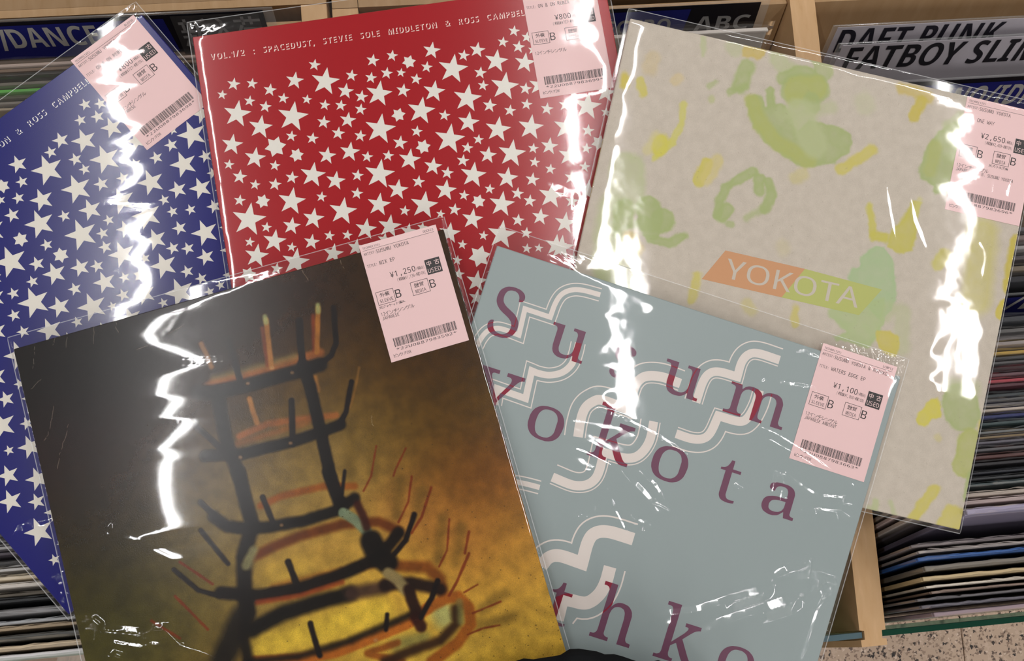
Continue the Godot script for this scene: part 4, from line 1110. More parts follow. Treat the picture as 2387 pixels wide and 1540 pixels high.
func sleeve(label: String, key: String, t: float, mat: Material) -> Node3D:
	var p = PLACE[key]
	var o = thing("bagged_record", label, "record", p[0], "bagged sleeves fanned over the racks")
	o.basis = Basis(p[1], p[3], p[2]).orthonormalized()
	put("jacket", box_mesh(Vector3(p[4], t, p[4]), 0.0006, true), mat, o, Vector3(0, -t * 0.5, 0))
	o.set_meta("side", p[4])
	return o

func stars(o: Node3D, col: Color):
	var ink := Ink.new(0.00005)
	var laid := []
	for six in [false, true]:
		for s in (STARS_SIX if six else STARS).split(" "):
			var f: PackedStringArray = s.split(",")
			var c := Vector2(float(f[0]), float(f[1])) * 0.1
			var r := float(f[2]) * 0.1
			var n := 6 if six else 5
			var inner := r * (0.60 if six else 0.40)
			var ring := []
			for i in n * 2:
				var a := deg_to_rad(-73.0 if not six else -64.0) + PI * i / n
				ring.append(c + Vector2(cos(a), sin(a)) * (r if i % 2 == 0 else inner))
			var cut := Geometry2D.intersect_polygons(PackedVector2Array(ring), PackedVector2Array([Vector2(0.6, 0.6), Vector2(314.4, 0.6), Vector2(314.4, 314.4), Vector2(0.6, 314.4)]))
			for other in laid:     # no star is printed over another
				if other[0].distance_to(c) < other[1] + r:
					var left := []
					for pc in cut:
						left.append_array(Geometry2D.clip_polygons(pc, other[2]))
					cut.assign(left)
			laid.append([c, r, PackedVector2Array(ring)])
			for pc in cut:
				var tr := Geometry2D.triangulate_polygon(pc)
				for i in range(0, tr.size(), 3):
					ink.tri(pc[tr[i]], pc[tr[i + 1]], pc[tr[i + 2]])
	print_on(o, "star_print", ink, col, 0.3)

func title(o: Node3D, col: Color, ground: Color, rough: float):
	var ink := Ink.new(0.00006)
	var txt := "VOL.1/2 : SPACEDUST, STEVIE SOLE MIDDLETON & ROSS CAMPBELL"
	spaced(ink, txt, 10.8, 19.6, 4.6, 253.0)
	print_on(o, "title_lettering", ink, col, 0.3)
	ink = Ink.new(0.0001)
	spaced(ink, txt, 10.2, 19.1, 4.6, 252.4)
	print_on(o, "title_face", ink, ground, rough)

func spaced(ink: Ink, txt: String, x: float, base: float, h: float, x1: float):
	# letter-spaced capitals from x to x1
	var wide := []
	var total := 0.0
	for ch in txt:
		var w := 0.45
		if ch != " ":
			var b := bounds(raw_text(ch, "Droid Sans|b")[0])
			w = b.size.x
		wide.append(w)
		total += w
	var scale_x := h / 0.46 * 0.92
	var gap := (x1 - x - total * scale_x) / (txt.length() - 1)
	for i in txt.length():
		if txt[i] != " ":
			type(ink, txt[i], "Droid Sans|b", x, base, h, wide[i] * scale_x)
		x += wide[i] * scale_x + gap

func price_label(o: Node3D, x: float, y: float, turn: float, d: Dictionary):
	# pink price label, 57.5 by 88 mm, with its top left corner at (x, y) on the jacket
	var base = put("price_label", box_mesh(Vector3(0.0575, 0.00012, 0.088), 0.00003), flat(look(226, 192, 190), 0.55), o, Vector3((x + 28.75 - 157.5) / 1000.0, 0.00022, (y + 44.0 - 157.5) / 1000.0))
	base.set_meta("label", "pink price label")
	var ink := Ink.new(0.0001, 0.0)
	ink.half = 0.0
	var mono := "Droid Sans Mono"
	var W := 28.75
	var H := 44.0
	var I := Ink.new(0.0001, 0.0)
	type(I, "TECHNO(120)", mono, 1.9, 3.6, 1.5, 12.7)
	I.line(Vector2(1.7, 4.7), Vector2(54.8, 4.7), 0.22)
	if d.dock != "":
		type(I, d.dock, mono, 47.2, 3.6, 1.7, 7.5)
	type(I, "ARTIST:", mono, 1.5, 8.3, 1.9, 8.7)
	type(I, d.artist, mono, 10.9, 8.7, 2.6, minf(d.artist.length() * 1.86, 42.0))
	type(I, "TITLE:", mono, 1.8, 17.4, 2.0, 7.0)
	type(I, d.title, mono, 10.9, 17.6, 2.8, d.title.length() * 1.88)
	var pw: float = d.price.length() * 3.1
	type(I, d.price, mono, 34.5 - pw, 29.0, 4.1, pw, "0")
	brush_line(I, "(税込)", 35.0, 26.4, 6.4, 2.4, 0.2)
	brush_line(I, d.tax, 41.2 - 21.4, 30.4, 21.4, 2.5, 0.22)
	I.frame(2.4, 36.5, 15.0, 46.0, 0.3)
	brush_line(I, "外装", 4.7, 37.6, 7.4, 3.1, 0.3)
	type(I, "SLEEVE", mono, 3.9, 44.7, 2.4, 9.6)
	type(I, "B", mono, 15.9, 44.3, 6.0, 4.0)
	I.frame(28.1, 36.4, 40.7, 46.0, 0.3)
	brush_line(I, "盤質", 30.3, 37.6, 7.4, 3.1, 0.27)
	type(I, "MEDIA", mono, 30.3, 44.9, 2.5, 7.7)
	type(I, "B", mono, 41.6, 44.1, 6.0, 4.0)
	if d.has("note"):
		brush_line(I, d.note, d.note_x, 46.9, 19.2 if d.note_x < 10 else 15.0, 2.0, 0.22)
	brush_line(I, d.jp, 2.0, 51.4, 24.8, 2.8, 0.26)
	if d.jp2 != "":
		type(I, d.jp2, mono, 2.3, 57.1, 2.4, d.jp2.length() * 1.52)
	type(I, d.code, mono, 6.0, 81.0, 1.9, 44.5, "0")
	brush_line(I, "ピンク/PINK", 2.7, 82.9, 13.2, 2.4, 0.26)
	base_print(base, "printed_text", I, look(38, 32, 34), W, H)
	var bars := Ink.new(0.0001, 0.0)
	bar_code(bars, d.code, 5.5, 71.7, 46.2, 6.4)
	base_print(base, "barcode", bars, look(48, 42, 44), W, H)
	var box := Ink.new(0.0001, 0.0)
	box.rect(42.2, 23.3, 53.3, 34.4)
	base_print(base, "used_mark", box, look(54, 50, 50), W, H)
	var inv := Ink.new(0.00015, 0.0)
	brush_line(inv, "中 古", 42.9, 24.4, 9.8, 3.8, 0.42)
	type(inv, "USED", mono, 43.0, 33.2, 3.2, 9.4)
	base_print(base, "used_lettering", inv, look(222, 194, 190), W, H)

func base_print(base: Node3D, called: String, ink: Ink, col: Color, W: float, H: float):
	for i in ink.v.size():
		ink.v[i] -= Vector3(W, 0, H) / 1000.0
	put(called, ink.mesh(), flat(col, 0.6), base)

func bar_code(ink: Ink, txt: String, x: float, y: float, w: float, h: float):
	# narrow and wide bars, nine elements a character
	var units := []
	for ch in txt:
		var c: int = hash(ch) % 84
		var wide := {}
		wide[c % 9] = true
		wide[(c / 9 + 2) % 9] = true
		wide[(c / 3 + 5) % 9] = true
		for i in 9:
			units.append([2.4 if wide.has(i) else 1.0, i % 2 == 0])
		units.append([1.0, false])
	var total := 0.0
	for u in units:
		total += u[0]
	var px := x
	for u in units:
		var uw: float = u[0] * w / total
		if u[1]:
			ink.rect(px, y, px + uw, y + h)
		px += uw

# ---- the blue-grey sleeve: cream bands, purple letters, and crimson where a letter crosses a band
func smooth_path(txt: String) -> PackedVector2Array:
	var p := PackedVector2Array()
	for s in txt.split(" "):
		var f := s.split(",")
		p.append(Vector2(float(f[0]), float(f[1])) * 0.1)
	var corner := []
	for i in p.size():
		var c := i == 0 or i == p.size() - 1
		if not c:
			c = absf((p[i] - p[i - 1]).angle_to(p[i + 1] - p[i])) > deg_to_rad(58)
		corner.append(c)
	var out := PackedVector2Array()
	for i in p.size() - 1:
		var a := p[i - 1] if not corner[i] else p[i] * 2 - p[i + 1]
		var d := p[i + 2] if not corner[i + 1] else p[i + 1] * 2 - p[i]
		var n := 1 if corner[i] and corner[i + 1] else 6
		for k in n:
			out.append(p[i].cubic_interpolate(p[i + 1], a, d, float(k) / n))
	out.append(p[-1])
	return out

func offset_path(p: PackedVector2Array, off: float) -> PackedVector2Array:
	var out := PackedVector2Array()
	for i in p.size():
		var d1 := (p[i] - p[i - 1]).normalized() if i > 0 else (p[1] - p[0]).normalized()
		var d2 := (p[i + 1] - p[i]).normalized() if i < p.size() - 1 else d1
		var n1 := Vector2(-d1.y, d1.x)
		var n2 := Vector2(-d2.y, d2.x)
		var m := (n1 + n2).normalized()
		out.append(p[i] + m * off / maxf(m.dot(n1), 0.45))
	return out

func grey_print(o: Node3D):
	var quads := []
	for b in BANDS:
		var f: PackedStringArray = b.split("|")
		var mid := smooth_path(f[1])
		for lane in f[0].split(" "):
			var v := lane.split(":")
			var off := float(v[0])
			var w := float(v[1]) * 0.5
			var centre := mid
			if off != 0.0:
				centre = PackedVector2Array()
				for q in offset_path(mid, off):    # leave out what folds back at the corners
					var near := 1e9
					for k in mid.size() - 1:
						near = minf(near, q.distance_to(Geometry2D.get_closest_point_to_segment(q, mid[k], mid[k + 1])))
					if near > absf(off) * 0.985:
						centre.append(q)
			for pc in Geometry2D.offset_polyline(centre, w, Geometry2D.JOIN_MITER, Geometry2D.END_BUTT):
				if not Geometry2D.is_polygon_clockwise(pc):
					quads.append(pc)
	var page := PackedVector2Array([Vector2(0.5, 0.5), Vector2(314.5, 0.5), Vector2(314.5, 314.5), Vector2(0.5, 314.5)])
	var ink := Ink.new(0.00005)
	for q in quads:
		for pc in Geometry2D.intersect_polygons(q, page):
			var tr := Geometry2D.triangulate_polygon(pc)
			for i in range(0, tr.size(), 3):
				ink.tri(pc[tr[i]], pc[tr[i + 1]], pc[tr[i + 2]])
	print_on(o, "cream_bands", ink, look(214, 204, 196), 0.42)
	# letters: text, left, baseline, width, height, reference letter
	var serif := "Droid Serif"
	var let := Ink.new(0.0001, 157.5)
	for l in [["S", 12.6, 64.8, 21.6, 38.0, "S"], ["u", 58.0, 65.0, 28.3, 23.6, "u"], ["s", 107.0, 66.6, 16.2, 25.4, "s"], ["u", 145.0, 65.2, 29.4, 23.8, "u"], ["m", 194.6, 66.0, 45.4, 23.6, "m"],
			["Y", 17.0, 126.0, 34.0, 38.6, "Y"], ["o", 62.0, 126.0, 25.8, 24.6, "o"], ["k", 109.6, 126.0, 30.4, 40.2, "k"], ["o", 156.1, 126.8, 26.4, 25.2, "o"], ["t", 205.6, 127.6, 16.0, 30.2, "t"], ["a", 241.4, 126.3, 25.2, 24.1, "a"],
			["R", 14.0, 247.0, 38.0, 38.6, "R"], ["o", 66.0, 247.4, 26.0, 24.8, "o"], ["t", 115.0, 247.4, 16.0, 30.2, "t"], ["h", 149.8, 247.6, 30.0, 40.2, "h"], ["k", 197.6, 247.6, 30.4, 40.4, "k"], ["o", 243.6, 248.2, 26.4, 25.0, "o"]]:
		type(let, l[0], serif, l[1], l[2], l[4], l[3], l[5])
	print_on(o, "purple_lettering", let, look(106, 62, 84), 0.42)
	var over := Ink.new(0.00015)
	var boxes := []
	for q in quads:
		boxes.append(bounds(q))
	for i in range(0, let.v.size(), 3):
		var t := PackedVector2Array()
		for k in 3:
			t.append(Vector2(let.v[i + k].x, let.v[i + k].z) * 1000.0 + Vector2(157.5, 157.5))
		var tb := bounds(t)
		if tb.get_area() < 1e-6:
			continue
		for k in quads.size():
			if tb.intersects(boxes[k]):
				for pc in Geometry2D.intersect_polygons(t, quads[k]):
					var tr := Geometry2D.triangulate_polygon(pc)
					for j in range(0, tr.size(), 3):
						over.tri(pc[tr[j]], pc[tr[j + 1]], pc[tr[j + 2]])
	print_on(o, "crimson_overprint", over, look(134, 10, 44), 0.42)

# ---- painted covers
func stroke_on(data: PackedByteArray, n: int, kind: String, pts: PackedVector2Array, r: float, col: Color, al: float, soft: float, wob: FastNoiseLite, wamp: float, rim: float):
	var b := bounds(pts)
	var pad := r + soft + wamp + 2.0
	var x0 := maxi(0, int(b.position.x - pad))
	var x1 := mini(n - 1, int(b.end.x + pad))
	var y0 := maxi(0, int(b.position.y - pad))
	var y1 := mini(n - 1, int(b.end.y + pad))
	var cr := col.r * 255.0
	var cg := col.g * 255.0
	var cb := col.b * 255.0
	var m := pts.size()
	var half := maxf(soft * 0.5, 0.6)
	for y in range(y0, y1 + 1):
		for x in range(x0, x1 + 1):
			var p := Vector2(x, y)
			var d := 1e9
			if kind == "c":
				for i in m - 1:
					d = minf(d, p.distance_to(Geometry2D.get_closest_point_to_segment(p, pts[i], pts[i + 1])))
				d -= r
			else:
				for i in m:
					d = minf(d, p.distance_to(Geometry2D.get_closest_point_to_segment(p, pts[i], pts[(i + 1) % m])))
				if Geometry2D.is_point_in_polygon(p, pts):
					d = -d
			if d > pad - r:
				continue
			var wv := 0.0
			if wamp > 0.0:
				wv = wob.get_noise_2d(x, y)
				d += wv * wamp
			var a := al * (1.0 - smoothstep(-half, half, d))
			if a <= 0.003:
				continue
			if rim > 0.0:
				a *= 1.0 - rim * 0.5 + rim * 0.6 * exp(-absf(d + half) * 0.12) + wv * rim * 0.5
				a = clampf(a, 0.0, 1.0)
			var k := (y * n + x) * 3
			data[k] = int(lerpf(data[k], cr, a))
			data[k + 1] = int(lerpf(data[k + 1], cg, a))
			data[k + 2] = int(lerpf(data[k + 2], cb, a))

func parse_points(txt: String, sc: float) -> PackedVector2Array:
	var p := PackedVector2Array()
	for s in txt.split(" "):
		var f := s.split(",")
		p.append(Vector2(float(f[0]), float(f[1])) * sc)
	return p

func parse_color(txt: String, under := 0.0) -> Color:
	# under: the share of grey that the bag and the varnish lay over the print
	var c := txt.split(",")
	var a := look(float(c[0]), float(c[1]), float(c[2])).srgb_to_linear()
	return Color(maxf(a.r - under, a.r * 0.3), maxf(a.g - under, a.g * 0.3), maxf(a.b - under, a.b * 0.3)).linear_to_srgb()

func flower_print() -> ImageTexture:
	var n := 1024
	var img := Image.create(n, n, false, Image.FORMAT_RGB8)
	img.fill(look(190, 180, 166))
	var data := img.get_data()
	var sc := n / 3150.0
	var fine := noise(0.35, 21, 2).get_image(n, n).get_data()
	var mottled := noise(0.03, 22, 4).get_image(n, n).get_data()
	for i in n * n:
		var v := (fine[i] - 128) * 0.06 + (mottled[i] - 128) * 0.045
		data[i * 3] = clampi(int(data[i * 3] + v), 0, 255)
		data[i * 3 + 1] = clampi(int(data[i * 3 + 1] + v), 0, 255)
		data[i * 3 + 2] = clampi(int(data[i * 3 + 2] + v), 0, 255)
	var wob := noise(0.026, 23, 4)
	for b in BLOBS:
		var f: PackedStringArray = b.split("|")
		stroke_on(data, n, f[0], parse_points(f[1], sc), float(f[2]) * sc, parse_color(f[3]), float(f[4]) * 0.96, float(f[5]) * sc + 6.0, wob, 6.0, 0.3)
	var r := RandomNumberGenerator.new()
	r.seed = 5
	for q in 420:    # flecks in the paper
		var c := Vector2(r.randf() * n, r.randf() * n)
		var e := c + Vector2.from_angle(r.randf() * TAU) * r.randf_range(0.5, 5.0)
		stroke_on(data, n, "c", PackedVector2Array([c, e]), 0.4, look(140, 126, 108), r.randf_range(0.2, 0.6), 1.0, wob, 0.0, 0.0)
	return ImageTexture.create_from_image(Image.create_from_data(n, n, false, Image.FORMAT_RGB8, data))

func rack_print() -> ImageTexture:
	var n := 1024
	var grid := ["36,30,27 40,32,26 52,40,26 58,44,26", "44,36,30 56,45,32 84,64,36 68,50,27", "52,45,33 98,82,52 124,100,54 88,64,30", "66,60,36 122,102,56 160,126,62 122,82,40", "80,73,42 126,102,52 188,150,62 172,126,54", "112,86,46 128,94,42 196,160,64 190,152,62"]
	var small := Image.create(4, 6, false, Image.FORMAT_RGB8)
	for y in 6:
		var cs: PackedStringArray = grid[y].split(" ")
		for x in 4:
			small.set_pixel(x, y, parse_color(cs[x], 0.014))
	small.resize(n, n, Image.INTERPOLATE_CUBIC)
	var data := small.get_data()
	var sc := n / 3150.0
	var wob := noise(0.03, 31, 3)
	for b in RACK:
		var f: PackedStringArray = b.split("|")
		stroke_on(data, n, "c", parse_points(f[0], sc), float(f[1]) * sc, parse_color(f[2], 0.014), float(f[3]), float(f[4]) * sc * 2.2, wob, 1.0, 0.0)
	var fine := noise(0.4, 33, 2).get_image(n, n).get_data()
	var mottled := noise(0.02, 34, 4).get_image(n, n).get_data()
	for i in n * n:
		var v := 1.0 + (fine[i] - 128) * 0.0011 + (mottled[i] - 128) * 0.0011
		data[i * 3] = clampi(int(data[i * 3] * v), 0, 255)
		data[i * 3 + 1] = clampi(int(data[i * 3 + 1] * v), 0, 255)
		data[i * 3 + 2] = clampi(int(data[i * 3 + 2] * v), 0, 255)
	var r := RandomNumberGenerator.new()
	r.seed = 6
	for q in 260:     # specks, thicker towards the lower right
		var c := Vector2(n * (1.0 - r.randf() * r.randf()), n * (1.0 - r.randf() * r.randf()))
		stroke_on(data, n, "c", PackedVector2Array([c, c + Vector2(r.randf_range(0.2, 1.5), 0.6)]), r.randf_range(0.2, 1.1), look(58, 44, 22), 0.7, 1.0, wob, 0.0, 0.0)
	for cr in CREASES:   # cracks in the laminate near the edges
		var p := parse_points(cr, sc)
		for i in p.size() - 1:
			var a := p[i]
			for k in 5:
				var e := p[i].lerp(p[i + 1], (k + 1) / 5.0) + Vector2(r.randf_range(-1.2, 1.2), r.randf_range(-1.2, 1.2))
				if r.randf() < 0.8:
					stroke_on(data, n, "c", PackedVector2Array([a, e]), 0.35, look(176, 164, 148), 0.75, 0.9, wob, 0.0, 0.0)
				a = e
	return ImageTexture.create_from_image(Image.create_from_data(n, n, false, Image.FORMAT_RGB8, data))

# ---- the clear outer bag
func bag_film(o: Node3D, key: String, t: float, s: int):
	var side: float = PLACE[key][4] * 1000.0
	var ml := 2.6        # margins of the bag round the jacket, mm
	var top: float = FLAP[key]
	var cell := 0.72 if key == "grey" else 1.0
	var nx := int(321 / cell)
	var ny := int(331 / cell)
	var w := side + 2 * ml
	var hh := side + top + ml
	var dx := w / (nx - 1)
	var dy := hh / (ny - 1)
	var H := PackedFloat32Array()
	H.resize(nx * ny)
	var big := noise(0.012, s, 2)
	var mid := noise(0.06, s + 50, 2)
	var crumple := noise(0.16, s + 90, 3)
	var edge := noise(0.02, s + 130, 3)
	var rip: float = RIPPLE[key]
	# glints: shallow folds that tilt the film
	var add := PackedFloat32Array()
	add.resize(nx * ny)
	for gl in GLINTS:
		var f: PackedStringArray = gl.split("|")
		if f[0] == key:
			fold(add, nx, ny, dx, dy, ml, top, f[1], key, f[2] if f.size() > 2 else "w")
	for rd in RIDGES:
		var f: PackedStringArray = rd.split("|")
		if f[0] == key:
			ridge(add, nx, ny, dx, dy, ml, top, f[2], float(f[1]) * 0.1)
	for j in ny:
		var v := j * dy - top
		for i in nx:
			var u := i * dx - ml
			var k := j * nx + i
			var h := 0.55 + rip * (0.10 * big.get_noise_2d(u, v) + 0.016 * mid.get_noise_2d(u, v)) + add[k]
			h = maxf(h, 0.40)
			# shoulders at the sides and the foot: a gentle roll-off over the jacket, then the fold round its edge
			var e := minf(u + ml, side + ml - u)
			var wid := 13.0 + 8.0 * edge.get_noise_2d(v, 40.0 if u < side * 0.5 else 90.0)
			var drop := 0.0
			if e < ml + wid:
				h -= 0.40 * pow(clampf(1.0 - (e - ml) / wid, 0.0, 1.0), 2.5)
			if e < ml:
				drop = maxf(drop, pow(1.0 - e / ml, 1.6))
			var eb := side + ml - v
			if eb < ml + 10.0:
				h -= 0.38 * pow(clampf(1.0 - (eb - ml) / 10.0, 0.0, 1.0), 2.5)
			if eb < ml:
				drop = maxf(drop, pow(1.0 - eb / ml, 1.6))
			h = maxf(h, 0.13)
			# the flap above the jacket
			if v < 4.0:
				var q := clampf((4.0 - v) / (top + 4.0), 0.0, 1.0)
				drop = maxf(drop, 0.75 * smoothstep(0.0, 1.0, q))
				h += q * 0.22 * crumple.get_noise_2d(u * 0.35, v * 1.3)
				for side_k in 2:
					var far := absf(u) if side_k == 0 else absf(side - u)
					var reach: float = CRUMPLE[key][side_k * 2]
					if far < reach:
						h += q * (1.0 - far / reach) * float(CRUMPLE[key][side_k * 2 + 1]) * crumple.get_noise_2d(u * 1.4 + 70.0, v * 1.4)
			H[k] = h - drop * (h + t * 500.0)
	var verts := PackedVector3Array()
	var norms := PackedVector3Array()
	verts.resize(nx * ny + 0)
	norms.resize(nx * ny)
	var off := side * 0.5
	for j in ny:
		for i in nx:
			var k := j * nx + i
			verts[k] = Vector3(i * dx - ml - off, H[k], j * dy - top - off) * 0.001
			var gx := (H[k + (1 if i < nx - 1 else 0)] - H[k - (1 if i > 0 else 0)]) / (dx * (2.0 if i > 0 and i < nx - 1 else 1.0))
			var gz := (H[k + (nx if j < ny - 1 else 0)] - H[k - (nx if j > 0 else 0)]) / (dy * (2.0 if j > 0 and j < ny - 1 else 1.0))
			norms[k] = Vector3(-gx, 1.0, -gz).normalized()
	var idx := PackedInt32Array()
	idx.resize((nx - 1) * (ny - 1) * 6)
	var c := 0
	for j in ny - 1:
		for i in nx - 1:
			var a := j * nx + i
			idx[c] = a
			idx[c + 1] = a + 1
			idx[c + 2] = a + nx + 1
			idx[c + 3] = a
			idx[c + 4] = a + nx + 1
			idx[c + 5] = a + nx
			c += 6
	# the back film
	var b0 := verts.size()
	var low := -t - 0.0003
	var yb := -t * 0.5 * 1.0
	var corners := [Vector3(-ml - off, yb * 1000.0, -top - off), Vector3(side + ml - off, yb * 1000.0, -top - off), Vector3(side + ml - off, yb * 1000.0, side + ml - off), Vector3(-ml - off, yb * 1000.0, side + ml - off)]
	var inner := [Vector3(2 - off, low * 1000.0, 1 - off), Vector3(side - 2 - off, low * 1000.0, 1 - off), Vector3(side - 2 - off, low * 1000.0, side - 2 - off), Vector3(2 - off, low * 1000.0, side - 2 - off)]
	for p in corners:
		verts.append(p * 0.001)
		norms.append(Vector3.DOWN)
	for p in inner:
		verts.append(p * 0.001)
		norms.append(Vector3.DOWN)
	for e in 4:
		var n2 := (e + 1) % 4
		idx.append_array(PackedInt32Array([b0 + e, b0 + 4 + n2, b0 + n2, b0 + e, b0 + 4 + e, b0 + 4 + n2]))
	idx.append_array(PackedInt32Array([b0 + 4, b0 + 6, b0 + 5, b0 + 4, b0 + 7, b0 + 6]))
	var arr := []
	arr.resize(Mesh.ARRAY_MAX)
	arr[Mesh.ARRAY_VERTEX] = verts
	arr[Mesh.ARRAY_NORMAL] = norms
	arr[Mesh.ARRAY_INDEX] = idx
	var m := ArrayMesh.new()
	m.add_surface_from_arrays(Mesh.PRIMITIVE_TRIANGLES, arr)
	var fo = put("plastic_bag", m, film(), o)
	fo.set_meta("label", "glossy clear plastic bag")
	# the welded rim of the bag
	var rim := SurfaceTool.new()
	rim.begin(Mesh.PRIMITIVE_TRIANGLES)
	var ring := []
	for i in range(0, nx - 1, 4):
		ring.append([verts[i], Vector3(0, 0, -1)])
	for j in range(0, ny - 1, 4):
		ring.append([verts[j * nx + nx - 1], Vector3(1, 0, 0)])
	for i in range(nx - 1, 0, -4):
		ring.append([verts[(ny - 1) * nx + i], Vector3(0, 0, 1)])
	for j in range(ny - 1, 0, -4):
		ring.append([verts[j * nx], Vector3(-1, 0, 0)])
	for i in ring.size():
		var a: Vector3 = ring[i][0]
		var b: Vector3 = ring[(i + 1) % ring.size()][0]
		var oa: Vector3 = a + ring[i][1] * 0.0006
		var ob: Vector3 = b + ring[(i + 1) % ring.size()][1] * 0.0006
		for v in [a, ob, b, a, oa, ob]:
			rim.set_normal(Vector3.UP)
			rim.add_vertex(v)
	if not mats.has("rim"):
		var rm := StandardMaterial3D.new()
		rm.transparency = BaseMaterial3D.TRANSPARENCY_ALPHA
		rm.albedo_color = Color(0.92, 0.92, 0.92, 0.34)
		rm.roughness = 0.35
		rm.cull_mode = BaseMaterial3D.CULL_DISABLED
		mats["rim"] = rm
	put("bag_seam", rim.commit(), mats["rim"], fo)

func fold(add: PackedFloat32Array, nx: int, ny: int, dx: float, dy: float, ml: float, top: float, txt: String, key: String, mode: String):
	# a crooked crease: along its path the film tilts sideways by the given slopes and stands off the jacket
	var pl = PLACE[key]
	var ux := Vector2(pl[1].x, pl[2].x)
	var uz := Vector2(pl[1].z, pl[2].z)
	var P := PackedVector2Array()
	var G := PackedFloat32Array()
	for s in txt.split(" "):
		var f := s.split(",")
		P.append(Vector2(float(f[0]), float(f[1])) * 0.1)
		G.append(float(f[2]) * 0.0001)
	var z0 := 1e9
	var z1 := -1e9
	for q in P:
		z0 = minf(z0, q.dot(uz))
		z1 = maxf(z1, q.dot(uz))
	var n := int(z1 - z0) + 2
	var sx := PackedFloat32Array()
	var sg := PackedFloat32Array()
	var sc := PackedFloat32Array()
	for a in [sx, sg, sc]:
		a.resize(n)
	sx.resize(n)
	sg.resize(n)
	sc.resize(n)
	for k in P.size() - 1:
		var m := int(P[k].distance_to(P[k + 1]) / 0.3) + 1
		for i in m:
			var t := float(i) / m
			var q := P[k].lerp(P[k + 1], t)
			var b := clampi(int(q.dot(uz) - z0), 0, n - 1)
			sx[b] += q.dot(ux)
			sg[b] += lerpf(G[k], G[k + 1], t)
			sc[b] += 1.0
	var X := PackedFloat32Array()
	var S := PackedFloat32Array()
	for b in n:
		var w := 0.0
		var x := 0.0
		var g := 0.0
		for o in range(-4, 5):
			var c := b + o
			if c >= 0 and c < n and sc[c] > 0.0:
				var e := exp(-o * o / 3.0)
				w += e
				x += e * sx[c] / sc[c]
				g += e * sg[c] / sc[c]
		X.append(x / maxf(w, 0.0001))
		S.append(g / maxf(w, 0.0001))
	var long := z1 - z0 > 40.0 and mode != "n"
	var D := (26.0 if key == "brown" else 18.0) if long else 6.0
	var WX := (60.0 if key == "brown" else (24.0 if key == "red" or mode == "m" else 40.0)) if long else 14.0
	var fade := 7.0 if long else 4.0
	for j in ny:
		for i in nx:
			var p := Vector2(i * dx - ml, j * dy - top)
			var z := p.dot(uz) - z0
			if z < -fade or z > n + fade:
				continue
			var zb := clampf(z, 0.0, n - 1.001)
			var b := int(zb)
			var x := p.dot(ux) - lerpf(X[b], X[mini(b + 1, n - 1)], zb - b)
			if absf(x) > WX * 1.5:
				continue
			var g := lerpf(S[b], S[mini(b + 1, n - 1)], zb - b)
			var k := exp(-pow(x / WX, 4.0)) * smoothstep(-fade, 2.0, z) * smoothstep(-fade, 2.0, n - z)
			add[j * nx + i] += (absf(g) * D + g * D * tanh(x / D)) * k

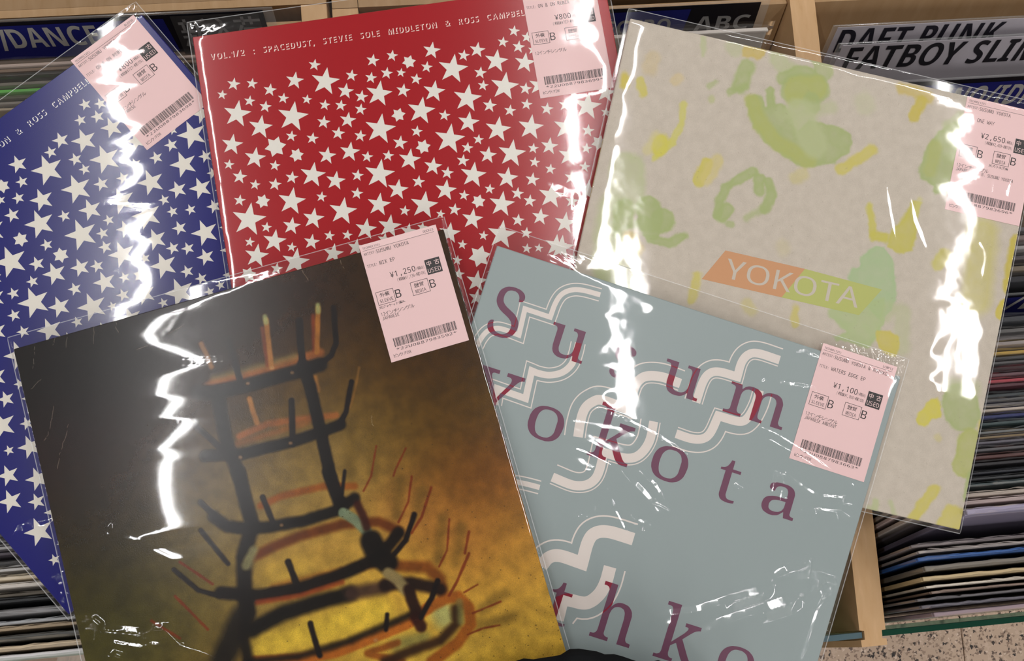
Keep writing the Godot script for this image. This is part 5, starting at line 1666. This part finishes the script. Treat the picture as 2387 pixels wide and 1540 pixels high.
func ridge(add: PackedFloat32Array, nx: int, ny: int, dx: float, dy: float, ml: float, top: float, txt: String, w: float):
	# a wrinkle with one flat flank of width w: the flank climbs by the slope noted at each point, the lee side falls away
	var P := PackedVector2Array()
	var S := PackedFloat32Array()
	for q in txt.split(" "):
		var f := q.split(",")
		P.append(Vector2(float(f[0]), float(f[1])) * 0.1)
		S.append(float(f[2]) * 0.001)
	var b := bounds(P)
	var lee := w * 1.6
	var reach := lee + w
	var total := 0.0
	for k in P.size() - 1:
		total += P[k].distance_to(P[k + 1])
	for j in range(maxi(0, int((b.position.y - reach + top) / dy)), mini(ny - 1, int((b.end.y + reach + top) / dy)) + 1):
		for i in range(maxi(0, int((b.position.x - reach + ml) / dx)), mini(nx - 1, int((b.end.x + reach + ml) / dx)) + 1):
			var p := Vector2(i * dx - ml, j * dy - top)
			var best := 1e9
			var run := 0.0
			var along := 0.0
			var sl := 0.0
			var off := 0.0
			for k in P.size() - 1:
				var q := Geometry2D.get_closest_point_to_segment(p, P[k], P[k + 1])
				var d := p.distance_to(q)
				var seg := P[k + 1] - P[k]
				if d < best:
					best = d
					var t := P[k].distance_to(q) / seg.length()
					along = run + t * seg.length()
					sl = lerpf(S[k], S[k + 1], t)
					off = (p - q).dot(Vector2(-seg.y, seg.x).normalized())
				run += seg.length()
			if best > reach:
				continue
			var endk := clampf(minf(along, total - along) / minf(total * 0.3, 12.0), 0.0, 1.0)
			var ww := w * (0.35 + 0.65 * endk)
			var x := off * signf(sl)
			var h := 0.0
			if x >= -ww * 0.5 and x <= ww * 0.5:
				h = absf(sl) * (x + ww * 0.5)
			elif x > ww * 0.5:
				h = absf(sl) * ww * maxf(0.0, 1.0 - (x - ww * 0.5) / lee)
			if best > absf(off) + 0.01:
				h *= clampf(1.0 - (best - absf(off)) / 1.5, 0.0, 1.0)
			var k2 := j * nx + i
			add[k2] = maxf(add[k2], h) if add[k2] < 0.05 else add[k2] + h * 0.5

# ------------------------------------------------------------------ dark cloth at the bottom edge
func black_cloth():
	var st := SurfaceTool.new()
	st.begin(Mesh.PRIMITIVE_TRIANGLES)
	var nz := noise(25.0, 3, 3)
	var n := 120
	var m := 30
	var pts := []
	for i in n + 1:
		var row := PackedVector3Array()
		for k in m + 1:
			var a := TAU * i / n
			var b := PI * k / m - PI / 2
			var r := Vector3(0.115 * cos(b) * cos(a), 0.013 * sin(b), 0.072 * cos(b) * sin(a))
			var q := nz.get_noise_3d(r.x, r.y * 0.3, r.z)
			row.append(r * (1.0 + 0.10 * q) + Vector3(0, 0.02 * (1.0 if sin(b) > 0 else 0.0) * maxf(q, 0.0), 0))
		pts.append(row)
	for i in n:
		for k in m:
			for v in [pts[i][k], pts[i + 1][k + 1], pts[i + 1][k], pts[i][k], pts[i][k + 1], pts[i + 1][k + 1]]:
				st.set_smooth_group(0)
				st.add_vertex(v)
	st.generate_normals()
	var mat := flat(Color8(24, 25, 26), 0.95, 0.2)
	var o = put("folded_cloth", st.commit(), mat, self, Vector3(CLOTH[0], CLOTH[1], CLOTH[2]))
	tag(o, "black fabric bulging up at the bottom edge over the two lower sleeves", "cloth")
